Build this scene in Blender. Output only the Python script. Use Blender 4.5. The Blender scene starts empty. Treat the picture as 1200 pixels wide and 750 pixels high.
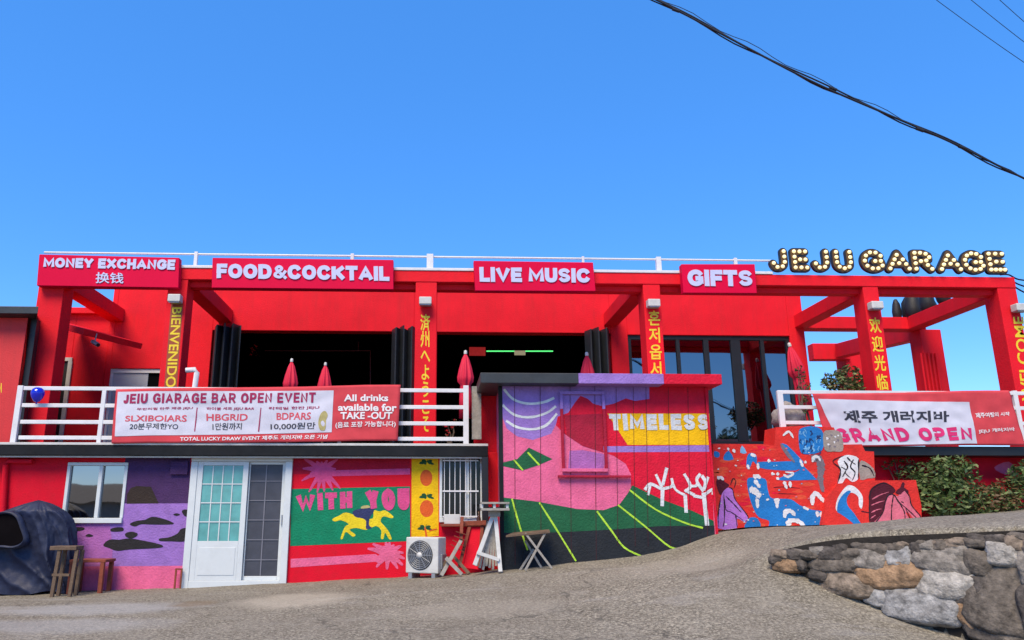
import bpy, bmesh, math, random
import numpy as np
from mathutils import Vector, Matrix, noise

random.seed(11)
C = bpy.context.scene.collection
R = math.radians
# ------------------------------------------------------------------ camera
PITCH, YAW, FPX, CX, CY = R(14.3), R(2.0), 900.0, 540.0, 375.0
CAM = Vector((0, 0, 1.5))
cd = bpy.data.cameras.new('camera'); cam = bpy.data.objects.new('camera', cd); C.objects.link(cam)
cam.location = CAM; cam.rotation_euler = (R(90) + PITCH, 0, -YAW)
cd.sensor_width = 36; cd.lens = FPX / 1200 * 36; cd.shift_x = (600 - CX) / 1200
cd.clip_start = .05; cd.clip_end = 3000
bpy.context.scene.camera = cam
# ------------------------------------------------------------------ sky and sun
SUN_EL, SUN_AZ = R(54), R(24)          # azimuth: to the left of straight behind the camera
w = bpy.data.worlds.new('World'); bpy.context.scene.world = w; w.use_nodes = True
nt = w.node_tree; nt.nodes.clear()
sky = nt.nodes.new('ShaderNodeTexSky'); sky.sky_type = 'NISHITA'; sky.sun_disc = False
sky.sun_elevation = SUN_EL; sky.sun_rotation = R(180) + SUN_AZ
sky.altitude = 1200; sky.air_density = 1.0; sky.dust_density = 0.3; sky.ozone_density = 3.5
hs = nt.nodes.new('ShaderNodeHueSaturation'); hs.inputs['Hue'].default_value = .505
hs.inputs['Saturation'].default_value = 1.29; hs.inputs['Value'].default_value = 1.0
bg = nt.nodes.new('ShaderNodeBackground'); bg.inputs['Strength'].default_value = 0.15
wo = nt.nodes.new('ShaderNodeOutputWorld')
smx = nt.nodes.new('ShaderNodeMix'); smx.data_type = 'RGBA'; smx.inputs[0].default_value = .5; smx.inputs[7].default_value = (.27, 1.05, 2.95, 1)
nt.links.new(sky.outputs[0], hs.inputs['Color']); nt.links.new(hs.outputs[0], smx.inputs[6]); nt.links.new(smx.outputs[2], bg.inputs['Color'])
nt.links.new(bg.outputs[0], wo.inputs['Surface'])
ld = bpy.data.lights.new('sun', 'SUN'); ld.energy = 2.5; ld.angle = R(32); ld.color = (1, .83, .58)
sun = bpy.data.objects.new('sun', ld); C.objects.link(sun)
to_sun = Vector((-math.sin(SUN_AZ) * math.cos(SUN_EL), -math.cos(SUN_AZ) * math.cos(SUN_EL), math.sin(SUN_EL)))
sun.rotation_euler = to_sun.to_track_quat('Z', 'Y').to_euler(); sun.location = (-6, -12, 20)
vs = bpy.context.scene.view_settings
vs.view_transform = 'Standard'; vs.look = 'None'; vs.exposure = 1.12; vs.gamma = 1; vs.use_curve_mapping = False

# ------------------------------------------------------------------ pixel -> point on a plane of the place
Fv = Vector((math.sin(YAW) * math.cos(PITCH), math.cos(YAW) * math.cos(PITCH), math.sin(PITCH)))
Rv = Vector((math.cos(YAW), -math.sin(YAW), 0)); Uv = Rv.cross(Fv)
def pix(px, py, Y):
    d = Fv * FPX + Rv * (px - CX) - Uv * (py - CY)
    return CAM + d * (Y / d.y)
def X(px, py, Y): return pix(px, py, Y).x
def Z(px, py, Y): return pix(px, py, Y).z

# planes of the place
YL = 13.0      # lower front wall
YS = 12.2      # shed front
Y1 = 14.6      # portal columns
Y2 = 17.6      # upper main wall
YR = 13.6      # right lower wall

# ------------------------------------------------------------------ materials
MATS = {}
def mat(name, col, rough=.6, var=.12, scale=3.0, bump=.15, bscale=60, metal=0, spec=.4, dirt=0, emit=None, streak=0):
    if name in MATS: return MATS[name]
    m = bpy.data.materials.new(name); m.use_nodes = True; MATS[name] = m
    n = m.node_tree.nodes; L = m.node_tree.links; b = n['Principled BSDF']
    tc = n.new('ShaderNodeNewGeometry')
    nz = n.new('ShaderNodeTexNoise'); nz.inputs['Scale'].default_value = scale; nz.inputs['Detail'].default_value = 8
    nz.inputs['Roughness'].default_value = .65
    L.new(tc.outputs['Position'], nz.inputs['Vector'])
    cr = n.new('ShaderNodeMapRange'); cr.inputs['From Min'].default_value = .3; cr.inputs['From Max'].default_value = .7
    cr.inputs['To Min'].default_value = 1 - var; cr.inputs['To Max'].default_value = 1 + var * .6
    L.new(nz.outputs['Fac'], cr.inputs['Value'])
    mx = n.new('ShaderNodeVectorMath'); mx.operation = 'SCALE'; mx.inputs[0].default_value = col[:3]
    L.new(cr.outputs[0], mx.inputs['Scale'])
    out = mx.outputs[0]
    if dirt:
        mp = n.new('ShaderNodeMapping'); mp.inputs['Scale'].default_value = (3.0, 3.0, 3.0 if not streak else .35)
        L.new(tc.outputs['Position'], mp.inputs['Vector'])
        d = n.new('ShaderNodeTexNoise'); d.inputs['Scale'].default_value = 2.2; d.inputs['Detail'].default_value = 10; d.inputs['Roughness'].default_value = .7
        L.new(mp.outputs[0], d.inputs['Vector'])
        dr = n.new('ShaderNodeMapRange'); dr.inputs['From Min'].default_value = .47; dr.inputs['From Max'].default_value = .78
        dr.inputs['To Max'].default_value = dirt
        L.new(d.outputs['Fac'], dr.inputs['Value'])
        mm = n.new('ShaderNodeMix'); mm.data_type = 'RGBA'; L.new(dr.outputs[0], mm.inputs[0])
        L.new(out, mm.inputs[6]); mm.inputs[7].default_value = (col[0] * .35 + .03, col[1] * .35 + .025, col[2] * .35 + .02, 1)
        out = mm.outputs[2]
    L.new(out, b.inputs['Base Color'])
    b.inputs['Roughness'].default_value = rough; b.inputs['Metallic'].default_value = metal
    b.inputs['Specular IOR Level'].default_value = spec
    if bump:
        bn = n.new('ShaderNodeTexNoise'); bn.inputs['Scale'].default_value = bscale; bn.inputs['Detail'].default_value = 4
        L.new(tc.outputs['Position'], bn.inputs['Vector'])
        bp = n.new('ShaderNodeBump'); bp.inputs['Strength'].default_value = bump; bp.inputs['Distance'].default_value = .02
        L.new(bn.outputs['Fac'], bp.inputs['Height']); L.new(bp.outputs[0], b.inputs['Normal'])
    if emit:
        b.inputs['Emission Color'].default_value = (*emit[0], 1); b.inputs['Emission Strength'].default_value = emit[1]
    return m

RED = mat('red_paint', (.75, .010, .022), .7, .14, 1.3, .35, 40, dirt=.28, streak=1, spec=.15)
RED2 = mat('red_plaster', (.66, .005, .024), .75, .12, 2.2, .5, 70, dirt=.25, spec=.15)
REDN = mat('red_neighbour', (.62, .03, .035), .7, .12, 1.2, .3, 40, dirt=.3, streak=1)
CRIM = mat('crimson_sign', (.64, .001, .044), .6, .06, 1.0, 0, spec=.10)
LETT = mat('pale_letter', (.50, .53, .74), .4, .05, 4, 0)
YELT = mat('yellow_letter', (.80, .58, .02), .5, .2, 20, 0)
WHITE = mat('white_metal', (.66, .66, .68), .38, .08, 3, .05, 30, dirt=.25)
WPLAST = mat('white_plastic', (.58, .62, .63), .35, .05, 2, .03, 20, dirt=.15)
OFFW = mat('off_white', (.54, .54, .52), .5, .12, 4, .1, 30, dirt=.35)
BLACK = mat('black_metal', (.012, .013, .016), .4, .2, 5, .05, 30)
FASC2 = mat('black_fascia', (.012, .014, .017), .6, .3, 3, .1, 30, dirt=.3, spec=.12)
FASC = mat('dark_fascia', (.030, .036, .042), .5, .3, 3, .1, 30, dirt=.4)
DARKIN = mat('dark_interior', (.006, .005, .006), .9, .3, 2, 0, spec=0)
CURT = mat('black_screen', (.016, .019, .024), .45, .3, 6, .1, 25)
CONC = mat('grey_concrete', (.22, .21, .20), .85, .25, 3, .5, 50, dirt=.4)
# murals
def paint(name, c, **k): return mat('paint_' + name, c, .74, .20, 5, .6, 34, dirt=k.get('dirt', .22), spec=.18)
PUR_D = paint('dark_violet', (.062, .026, .098)); PUR_L = paint('light_violet', (.29, .15, .46)); PUR_P = paint('pink_violet', (.36, .12, .37))
PINK = paint('rose_pink', (.69, .125, .26)); CHAR = paint('charcoal', (.022, .02, .022)); BROWNP = paint('brown_black', (.035, .024, .02))
CRI_D = paint('deep_crimson', (.40, .006, .03)); GREEN = paint('jade_green', (.004, .20, .10)); HOT = paint('hot_pink', (.69, .125, .26)); MAUVE = paint('mauve_pink', (.60, .07, .22))
YEL = paint('sun_yellow', (.78, .47, .006)); ORAN = paint('orange_fruit', (.62, .10, .02)); LEAF = paint('leaf_green', (.012, .075, .03))
HORSE = paint('horse_yellow', (.72, .56, .02)); NAVY = paint('navy', (.03, .04, .12))
S_PINK = paint('shed_pink', (.69, .125, .26)); S_LAV = paint('shed_lavender', (.29, .17, .50)); S_RED = paint('shed_red', (.62, .008, .035)); S_RED2 = paint('shed_dark_red', (.36, .012, .04))
S_GRN = paint('shed_green', (.014, .105, .045)); S_DRK = paint('shed_slate', (.018, .022, .028)); S_LIME = paint('shed_lime', (.40, .66, .05)); S_WHT = paint('shed_white', (.62, .64, .66)); S_YEL = paint('shed_yellow', (.80, .45, .004))
SEAM = mat('seam_dark', (.05, .008, .015), .8, .2, 3, 0)
M_RED = paint('mural_red', (.64, .030, .024), dirt=.3); M_BLU = paint('mural_blue', (.015, .17, .48), dirt=.3); M_LBL = paint('mural_light_blue', (.16, .38, .62)); M_WHT = paint('mural_white', (.66, .66, .68), dirt=.35)
M_GRY = paint('mural_grey', (.17, .14, .17)); M_LIL = paint('mural_lilac', (.42, .17, .56)); M_MAR = paint('mural_maroon', (.075, .008, .02)); M_SAL = paint('mural_salmon', (.60, .14, .20)); M_LINE = paint('mural_line', (.018, .012, .02))
M_STONE = paint('mural_stone', (.30, .25, .22)); 
BAN_R = mat('banner_red', (.56, .060, .075), .8, .10, 5, .06, 20, spec=.1); BAN_W = mat('banner_white', (.55, .55, .64), .6, .08, 4, .06, 20)
BAN_T = mat('banner_wine_text', (.30, .006, .07), .6, .1, 9, 0); BAN_K = mat('banner_black_text', (.03, .03, .045), .6, .1, 9, 0); BAN_S = mat('banner_red_text', (.55, .06, .09), .6, .1, 9, 0)
BAN_L = mat('banner_white_text', (.72, .70, .72), .6, .05, 9, 0); BAN_P = mat('banner_pink_text', (.62, .02, .14), .6, .1, 9, 0); OCHRE = mat('ochre_print', (.42, .36, .14), .6, .2, 20, 0)
WOOD = mat('weathered_wood', (.13, .085, .055), .8, .35, 9, .3, 40); WOODR = mat('red_brown_wood', (.22, .05, .025), .75, .3, 9, .3, 40); WOODG = mat('grey_wood', (.30, .28, .25), .85, .3, 12, .3, 40)
GREYM = mat('grey_metal', (.35, .36, .38), .4, .15, 5, .05, 30, metal=.6)
TARP = mat('navy_tarp', (.017, .023, .055), .55, .3, 5, .45, 12, spec=.3)
BALN = mat('blue_balloon', (.004, .012, .50), .12, .05, 2, 0, spec=.7)
PARA = mat('red_parasol_cloth', (.60, .010, .045), .7, .12, 6, .1, 30)
CABLE = mat('black_cable', (.012, .013, .02), .55, .1, 3, 0)
RUBB = mat('black_rubber', (.014, .014, .016), .6, .3, 8, .2, 30)
PETAL = mat('red_petal', (.5, .02, .03), .6, .2, 10, 0)
BULB = mat('warm_bulb', (.70, .60, .36), .25, .02, 3, 0, emit=((1, .80, .40), .42))
BRONZ = mat('bronze_face', (.10, .050, .012), .5, .3, 9, .05)
NEONG = mat('green_tube', (.1, .6, .2), .4, .1, 3, 0, emit=((.12, 1, .25), .55)); NEONR = mat('red_panel_light', (.4, .02, .03), .5, .3, 12, 0, emit=((1, .05, .05), .10))
NEOND = mat('dim_red_tube', (.12, .02, .03), .5, .1, 3, 0)
TEAL = mat('teal_glass', (.10, .34, .34), .15, .22, 5, 0, spec=.6); SCRN = mat('insect_screen', (.050, .052, .068), .45, .25, 4, 0, spec=.5)
ROOFT = mat('roof_dark', (.06, .05, .05), .7, .3, 3, .2)
HOUSEW = mat('house_wall', (.40, .34, .28), .8, .15, 2, .2, 30, dirt=.3)
BARK = mat('bark', (.10, .075, .055), .9, .3, 8, .5, 30)
L1 = mat('leaf_dark', (.040, .075, .020), .6, .4, 9, 0); L2 = mat('leaf_mid', (.075, .125, .030), .6, .4, 9, 0); L3 = mat('leaf_light', (.135, .175, .055), .6, .4, 9, 0); L4 = mat('leaf_rusty', (.13, .075, .03), .6, .4, 9, 0)

def glass(name, tint, f=1.0, rough=.02):
    m = bpy.data.materials.new(name); m.use_nodes = True; n = m.node_tree.nodes; L = m.node_tree.links
    b = n['Principled BSDF']; b.inputs['Base Color'].default_value = (*tint, 1); b.inputs['Metallic'].default_value = f
    b.inputs['Roughness'].default_value = rough
    g = n.new('ShaderNodeNewGeometry'); z = n.new('ShaderNodeTexNoise'); z.inputs['Scale'].default_value = 1.1; z.inputs['Detail'].default_value = 2
    L.new(g.outputs['Position'], z.inputs['Vector']); bp = n.new('ShaderNodeBump'); bp.inputs['Strength'].default_value = .04; bp.inputs['Distance'].default_value = .05
    L.new(z.outputs['Fac'], bp.inputs['Height']); L.new(bp.outputs[0], b.inputs['Normal'])
    return m
GLASS = glass('tinted_glass', (.19, .20, .215)); GLASS2 = glass('window_glass', (.24, .25, .27)); GLASS3 = mat('dark_glass', (.008, .009, .012), .1, .1, 3, 0, spec=.25)

# ------------------------------------------------------------------ mesh builder
def root_of(o):
    while o.parent: o = o.parent
    return o
def tag(o, label=None, cat=None, group=None, kind=None):
    if label: o['label'] = label
    if cat: o['category'] = cat
    if group: o['group'] = group
    if kind: o['kind'] = kind
    return o
def thing(name, loc, label, cat, group=None):
    o = bpy.data.objects.new(name, None); C.objects.link(o); o.location = loc; o.empty_display_size = .2
    return tag(o, label, cat, group)

def text_geo(s, bold=0.0, extrude=0.0, spacing=1.0, line=1.0, align='LEFT'):
    cu = bpy.data.curves.new('text', 'FONT'); cu.body = s; cu.offset = bold; cu.extrude = extrude; cu.resolution_u = 3
    cu.space_character = spacing; cu.space_line = line; cu.align_x = align
    ob = bpy.data.objects.new('text', cu); C.objects.link(ob)
    dg = bpy.context.evaluated_depsgraph_get(); ev = ob.evaluated_get(dg); me = ev.to_mesh()
    v = [tuple(x.co) for x in me.vertices]; f = [tuple(p.vertices) for p in me.polygons]
    ev.to_mesh_clear(); bpy.data.objects.remove(ob); bpy.data.curves.remove(cu)
    return v, f

def smooth_loop(pts, n=5, closed=True):
    out = []; N = len(pts)
    rng = range(N) if closed else range(N - 1)
    g = (lambda i: pts[i % N]) if closed else (lambda i: pts[max(0, min(N - 1, i))])
    for i in rng:
        p0, p1, p2, p3 = g(i - 1), g(i), g(i + 1), g(i + 2)
        for k in range(n):
            t = k / n
            out.append(tuple(.5 * ((2 * b) + (-a + c) * t + (2 * a - 5 * b + 4 * c - d) * t * t + (-a + 3 * b - 3 * c + d) * t ** 3) for a, b, c, d in zip(p0, p1, p2, p3)))
    if not closed: out.append(tuple(pts[-1]))
    return out

GW = {'I': .30, 'M': 1.08, 'W': 1.3, 'L': .72, 'E': .76, 'F': .74, ' ': .34, 'T': .84, 'O': .98, 'G': .96, 'C': .94, 'D': .92, 'A': 1.0, 'N': .88, 'U': .86, 'S': .86, 'R': .86, 'B': .86, 'P': .84, 'K': .92, 'X': .96, 'V': .98, 'Y': .94, 'H': .86, '&': .98, 'J': .62}
ROUND = 'OUSGDPRCBJ&'
GL = {'T': [[(0, 1), (1, 1)], [(.5, .99), (.5, 0)]], 'I': [[(.5, 1), (.5, 0)]], 'M': [[(0, 0), (0, 1), (.5, .22), (1, 1), (1, 0)]], 'E': [[(1, 1), (0, 1), (0, 0), (1, 0)], [(0, .5), (.88, .5)]], 'F': [[(1, 1), (0, 1), (0, 0)], [(0, .48), (.88, .48)]],
      'L': [[(0, 1), (0, 0), (1, 0)]], 'S': [[(1, .80), (.78, .97), (.42, 1), (.10, .90), (.04, .70), (.25, .55), (.70, .46), (.97, .30), (.90, .10), (.55, 0), (.22, .03), (0, .20)]], 'W': [[(0, 1), (.24, 0), (.5, .85), (.76, 0), (1, 1)]], 'H': [[(0, 1), (0, 0)], [(1, 1), (1, 0)], [(0, .5), (1, .5)]],
      'Y': [[(0, 1), (.5, .42)], [(1, 1), (.5, .42)], [(.5, .5), (.5, 0)]], 'V': [[(0, 1), (.5, 0), (1, 1)]], 'X': [[(0, 1), (1, 0)], [(1, 1), (0, 0)]], 'K': [[(0, 1), (0, 0)], [(1, 1), (.05, .40)], [(.35, .58), (1, 0)]],
      'O': [[(.5, 1), (.15, .87), (0, .5), (.15, .13), (.5, 0), (.85, .13), (1, .5), (.85, .87), (.5, 1)]], 'U': [[(0, 1), (0, .35), (.14, .08), (.5, 0), (.86, .08), (1, .35), (1, 1)]], 'J': [[(0, .26), (.14, .05), (.5, 0), (.88, .08), (1, .35), (1, 1)]],
      'C': [[(1, .74), (.82, .94), (.5, 1), (.15, .87), (0, .5), (.15, .13), (.5, 0), (.82, .06), (1, .26)]], 'G': [[(1, .76), (.82, .94), (.5, 1), (.15, .87), (0, .5), (.15, .13), (.5, 0), (.84, .08), (1, .28)], [(1, .05), (1, .46), (.55, .46)]],
      'R': [[(0, 1), (0, 0)], [(0, 1), (.6, 1), (.92, .92), (1, .74), (.92, .55), (.6, .46), (0, .46)], [(.5, .46), (1, 0)]], 'P': [[(0, 1), (0, 0)], [(0, 1), (.6, 1), (.92, .92), (1, .72), (.92, .52), (.6, .43), (0, .43)]], 'B': [[(0, 1), (0, 0)], [(0, 1), (.6, 1), (.88, .92), (.92, .74), (.85, .58), (.6, .52), (0, .52)], [(.6, .52), (.92, .44), (1, .25), (.92, .07), (.6, 0), (0, 0)]],
      'A': [[(0, 0), (.5, 1), (1, 0)], [(.2, .30), (.8, .30)]], 'N': [[(0, 0), (0, 1), (1, 0), (1, 1)]], 'D': [[(0, 1), (0, 0)], [(0, 1), (.5, 1), (.85, .87), (1, .5), (.85, .13), (.5, 0), (0, 0)]],
      '&': [[(1, 0), (.22, .68), (.24, .9), (.45, 1), (.66, .9), (.66, .72), (.1, .34), (.06, .12), (.35, 0), (.65, .05), (1, .45)]]}
class MB:
    def __init__(s): s.v = []; s.f = []; s.mi = []; s.m = []; s.sm = []
    def mid(s, m):
        if m not in s.m: s.m.append(m)
        return s.m.index(m)
    def add(s, vs, fs, m, smooth=False):
        o = len(s.v); s.v += [Vector(p) for p in vs]; i = s.mid(m)
        for f in fs: s.f.append([o + k for k in f]); s.mi.append(i); s.sm.append(smooth)
    def box(s, x0, x1, y0, y1, z0, z1, m):
        v = [(x, y, z) for z in (z0, z1) for y in (y0, y1) for x in (x0, x1)]
        s.add(v, [(0, 2, 3, 1), (4, 5, 7, 6), (0, 1, 5, 4), (2, 6, 7, 3), (0, 4, 6, 2), (1, 3, 7, 5)], m)
    def beam(s, a, b, wd, ht, m, up=(0, 0, 1)):
        a, b = Vector(a), Vector(b); d = (b - a).normalized(); u = Vector(up)
        if abs(d.dot(u)) > .98: u = Vector((0, 1, 0))
        r = d.cross(u).normalized(); u = r.cross(d)
        v = [p + r * (i * wd / 2) + u * (j * ht / 2) for p in (a, b) for (i, j) in ((-1, -1), (1, -1), (1, 1), (-1, 1))]
        s.add(v, [(3, 2, 1, 0), (4, 5, 6, 7), (0, 1, 5, 4), (1, 2, 6, 5), (2, 3, 7, 6), (3, 0, 4, 7)], m)
    def tube(s, pts, r, m, n=8, smooth=True):
        pts = [Vector(p) for p in pts]; rings = []; N = len(pts)
        rr = r if isinstance(r, (list, tuple)) else [r] * N
        for i, p in enumerate(pts):
            d = (pts[min(i + 1, N - 1)] - pts[max(i - 1, 0)]).normalized()
            u = Vector((0, 0, 1)) if abs(d.z) < .95 else Vector((0, 1, 0))
            a = d.cross(u).normalized(); b = a.cross(d)
            rings.append([p + a * (math.cos(t) * rr[i]) + b * (math.sin(t) * rr[i]) for t in [2 * math.pi * k / n for k in range(n)]])
        v = [q for ring in rings for q in ring]; f = []
        for i in range(N - 1):
            for k in range(n):
                f.append((i * n + k, i * n + (k + 1) % n, (i + 1) * n + (k + 1) % n, (i + 1) * n + k))
        s.add(v, f, m, smooth); s.add([*rings[0]], [tuple(range(n))[::-1]], m); s.add([*rings[-1]], [tuple(range(n))], m)
    def lathe(s, c, prof, m, n=20, axis='z', smooth=True):
        c = Vector(c); v = []; f = []
        for (r, h) in prof:
            for k in range(n):
                t = 2 * math.pi * k / n
                if axis == 'z': v.append(c + Vector((r * math.cos(t), r * math.sin(t), h)))
                elif axis == 'y': v.append(c + Vector((r * math.cos(t), h, r * math.sin(t))))
                else: v.append(c + Vector((h, r * math.cos(t), r * math.sin(t))))
        for i in range(len(prof) - 1):
            for k in range(n): f.append((i * n + k, i * n + (k + 1) % n, (i + 1) * n + (k + 1) % n, (i + 1) * n + k))
        s.add(v, f, m, smooth)
    # flat shapes painted or fixed on a wall plane Y (layers stand 2.5 mm proud of each other)
    def poly(s, pts, Y, m, layer=1, curve=0, tf=None):
        if tf: pts = [tf(*p) for p in pts]
        if curve: pts = smooth_loop(pts, curve)
        s.add([pix(p[0], p[1], Y - .0010 * layer) for p in pts], [tuple(range(len(pts)))], m)
    nst = 0
    def stroke(s, pts, wd, Y, m, layer=1, tf=None, curve=4, taper=0, rag=.15):
        MB.nst += 1; layer = layer + .05 * (MB.nst % 23)
        if tf: pts = [tf(*p) for p in pts]
        if curve and len(pts) > 2: pts = smooth_loop(pts, curve, False)
        elif rag > .2: pts = [tuple(a + (b - a) * k / 6 for a, b in zip(pts[0], pts[1])) for k in range(7)]
        P = [pix(p[0], p[1], Y - .0010 * layer) for p in pts]; h = wd / 2; N = len(P); a = []; b = []
        for i, p in enumerate(P):
            d = P[min(i + 1, N - 1)] - P[max(i - 1, 0)]; d = Vector((d.x, 0, d.z)).normalized()
            nrm = Vector((-d.z, 0, d.x)); hh = h * (1 - taper * i / max(1, N - 1)) * (min(1, (min(i, N - 1 - i) / max(1, N - 1) * 5 + .12) ** .5) if rag > .2 else 1) * random.uniform(1 - rag, 1 + rag * .8)
            a.append(p + nrm * hh); b.append(p - nrm * hh)
        v = a + b; s.add(v, [(i, i + 1, N + i + 1, N + i) for i in range(N - 1)], m)
    def text(s, body, quad, Y, m, layer=2, bold=.02, extrude=0, rot=0, spacing=1.0, line=1.0, align='LEFT', depth=0, jag=0):
        v, f = text_geo(body, bold, 1.0 if depth else 0, spacing, line, align)
        if not v: return
        if rot == 90: v = [(-y, x, z) for x, y, z in v]
        if rot == -90: v = [(y, -x, z) for x, y, z in v]
        x0 = min(p[0] for p in v); x1 = max(p[0] for p in v); y0 = min(p[1] for p in v); y1 = max(p[1] for p in v)
        T = [pix(p[0], p[1], Y - .0010 * layer) for p in quad]     # TL TR BR BL
        out = []
        for (x, y, z) in v:
            a = (x - x0) / (x1 - x0); b = (y - y0) / (y1 - y0)
            p = (T[3].lerp(T[2], a)).lerp(T[0].lerp(T[1], a), b)
            if jag: p = p + Vector((noise.noise(p * 9), 0, noise.noise(p * 9 + Vector((7, 3, 1))))) * jag
            if depth: p = p + Vector((0, -depth * (z + 1) / 2, 0))
            out.append(p)
        s.add(out, f, m)
    def brush(s, word, quad, Y, m, layer=5, wd=.22, gap=.16, rag=.0, depth=0):
        T = [pix(p[0], p[1], Y - .0010 * layer) for p in quad]; wid = [GW.get(c, .9) for c in word]; tot = sum(wid) + gap * (len(word) - 1); x = 0
        H_ = ((T[0] - T[3]).length + (T[1] - T[2]).length) / 2; unit = ((T[0] - T[1]).length + (T[3] - T[2]).length) / 2 / tot; hf = wd * H_ / 2; k = 0
        jit = lambda: random.uniform(-rag, rag) * H_
        for c, wc in zip(word, wid):
            cell = wc * unit; inner = max(0, cell - 2 * hf); hc = hf * (.68 if c == '&' else .86 if c in 'SRB' else 1)
            for st in GL.get(c, []):
                stj = [(u + random.uniform(-rag, rag), v + random.uniform(-rag, rag)) for u, v in st] if rag else st
                if rag and st[0] == st[-1]: stj[-1] = stj[0]
                pts = smooth_loop(stj, 5, False) if c in ROUND and len(st) > 3 else stj
                W = []
                for (u, v) in pts:
                    a = (x * unit + (cell / 2 if c == 'I' else hf + u * inner)) / (tot * unit); b = wd / 2 + v * (1 - wd)
                    W.append((T[3].lerp(T[2], a)).lerp(T[0].lerp(T[1], a), b))
                k += 1; e = -.0005 * (k % 6); n = len(W); dirs = [(Vector((q.x - p.x, 0, q.z - p.z))).normalized() for p, q in zip(W[:-1], W[1:])]
                closed = (W[0] - W[-1]).length < hf
                if not closed:
                    sq = 1.0 if c not in 'SCGJ' else .2
                    if c in 'VWAXKYMN' : sq = .55
                    W[0] = W[0] - dirs[0] * hf * sq; W[-1] = W[-1] + dirs[-1] * hf * sq
                Lp, Rp = [], []
                for i in range(n):
                    d0 = dirs[max(i - 1, 0)] if not (closed and i in (0, n - 1)) else dirs[-1]; d1 = dirs[min(i, n - 2)] if not (closed and i in (0, n - 1)) else dirs[0]
                    n0, n1 = Vector((-d0.z, 0, d0.x)), Vector((-d1.z, 0, d1.x)); mt = (n0 + n1)
                    if mt.length < .2: mt = n0
                    mt.normalize(); sc = hc / max(.78, mt.dot(n0)); e = -.0005 * (k % 6) - .00012 * i
                    Lp.append(W[i] + mt * sc + Vector((0, e, 0))); Rp.append(W[i] - mt * sc + Vector((0, e, 0)))
                if depth:
                    dv = Vector((0, -depth, 0)); Lf = [p + dv for p in Lp]; Rf = [p + dv for p in Rp]
                    s.add(Lf + Rf, [(i, n + i, n + i + 1, i + 1) for i in range(n - 1)], m); s.add(Lf + Lp, [(i, i + 1, n + i + 1, n + i) for i in range(n - 1)], m); s.add(Rf + Rp, [(i, n + i, n + i + 1, i + 1) for i in range(n - 1)], m)
                    s.add([Lf[0], Rf[0], Rp[0], Lp[0]], [(0, 1, 2, 3)], m); s.add([Lf[-1], Rf[-1], Rp[-1], Lp[-1]], [(3, 2, 1, 0)], m)
                else: s.add(Lp + Rp, [(i, n + i, n + i + 1, i + 1) for i in range(n - 1)], m)
            x += wc + gap
    def build(s, name, parent=None, bevel=0, origin=None, disp=None, label=None):
        vs = [disp(p) for p in s.v] if disp else s.v
        if parent: o0 = Vector(root_of(parent).location)
        elif origin is not None: o0 = Vector(origin)
        else:
            o0 = Vector(((min(p.x for p in vs) + max(p.x for p in vs)) / 2, (min(p.y for p in vs) + max(p.y for p in vs)) / 2, min(p.z for p in vs)))
        me = bpy.data.meshes.new(name); me.from_pydata([p - o0 for p in vs], [], s.f)
        for m in s.m: me.materials.append(m)
        me.polygons.foreach_set('material_index', s.mi); me.polygons.foreach_set('use_smooth', s.sm); me.update()
        o = bpy.data.objects.new(name, me); C.objects.link(o)
        if parent: o.parent = parent
        else: o.location = o0
        if bevel:
            b = o.modifiers.new('bevel', 'BEVEL'); b.width = bevel; b.segments = 2; b.limit_method = 'ANGLE'; b.angle_limit = R(50)
        if label: o['label'] = label
        return o
def rect(x0, y0, x1, y1): return [(x0, y0), (x1, y0), (x1, y1), (x0, y1)]
def copy_tree(o, parent=None):
    c = o.copy(); C.objects.link(c); c.parent = parent
    for ch in list(o.children): copy_tree(ch, c)
    return c
def one(name, mb, label, cat, group=None, **k): return tag(mb.build(name, **k), label, cat, group)

def wall_with_openings(mb, x0, x1, z0, z1, Y, th, ops, m):
    xs = sorted({x0, x1, *[o[0] for o in ops], *[o[1] for o in ops]})
    for a, b in zip(xs[:-1], xs[1:]):
        c = (a + b) / 2; zz = sorted([(o[2], o[3]) for o in ops if o[0] < c < o[1]]); z = z0
        for lo, hi in zz:
            if lo > z: mb.box(a, b, Y, Y + th, z, lo, m)
            z = max(z, hi)
        if z < z1: mb.box(a, b, Y, Y + th, z, z1, m)

# ------------------------------------------------------------------ ground
def tps(P):
    P = np.array(P); n = len(P); d = np.linalg.norm(P[:, None, :2] - P[None, :, :2], axis=2)
    K = np.where(d > 0, d * d * np.log(d + 1e-9), 0) + np.eye(n) * .08
    A = np.zeros((n + 3, n + 3)); A[:n, :n] = K; A[:n, n] = 1; A[:n, n + 1:] = P[:, :2]; A[n, :n] = 1; A[n + 1:, :n] = P[:, :2].T
    wts = np.linalg.solve(A, np.concatenate([P[:, 2], np.zeros(3)])); return P, wts
def tps_eval(S, q):
    P, wts = S; d = np.linalg.norm(q[:, None, :] - P[None, :, :2], axis=2)
    K = np.where(d > 0, d * d * np.log(d + 1e-9), 0); n = len(P)
    return K @ wts[:n] + wts[n] + q @ wts[n + 1:]
cp = [(0, 695, 13), (110, 692, 13), (220, 688, 13), (340, 683, 13), (480, 675, 13), (570, 670, 12.9), (590, 668, 12.2), (700, 656, 12.2), (800, 641, 12.2), (836, 626, 12.2),
      (600, 750, 8.2), (300, 750, 8.5), (0, 750, 8.8), (740, 700, 9.6), (860, 662, 10.4), (884, 652, 10.1), (820, 750, 8.0), (-200, 705, 12.5), (-150, 752, 8.5)]
common = [tuple(pix(*c)) for c in cp] + [(0, 0, 0), (-8, 0, .05), (0, 4, .12), (-8, 4, .15), (-11, 8, .25), (2, -8, 0), (8, -8, 0), (-8, -8, 0)]
for (a, b, c) in [(0, 695, 13), (340, 683, 13), (590, 668, 13), (836, 626, 12.6)]:
    p = pix(a, b, c); common.append((p.x, 18, p.z))
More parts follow.
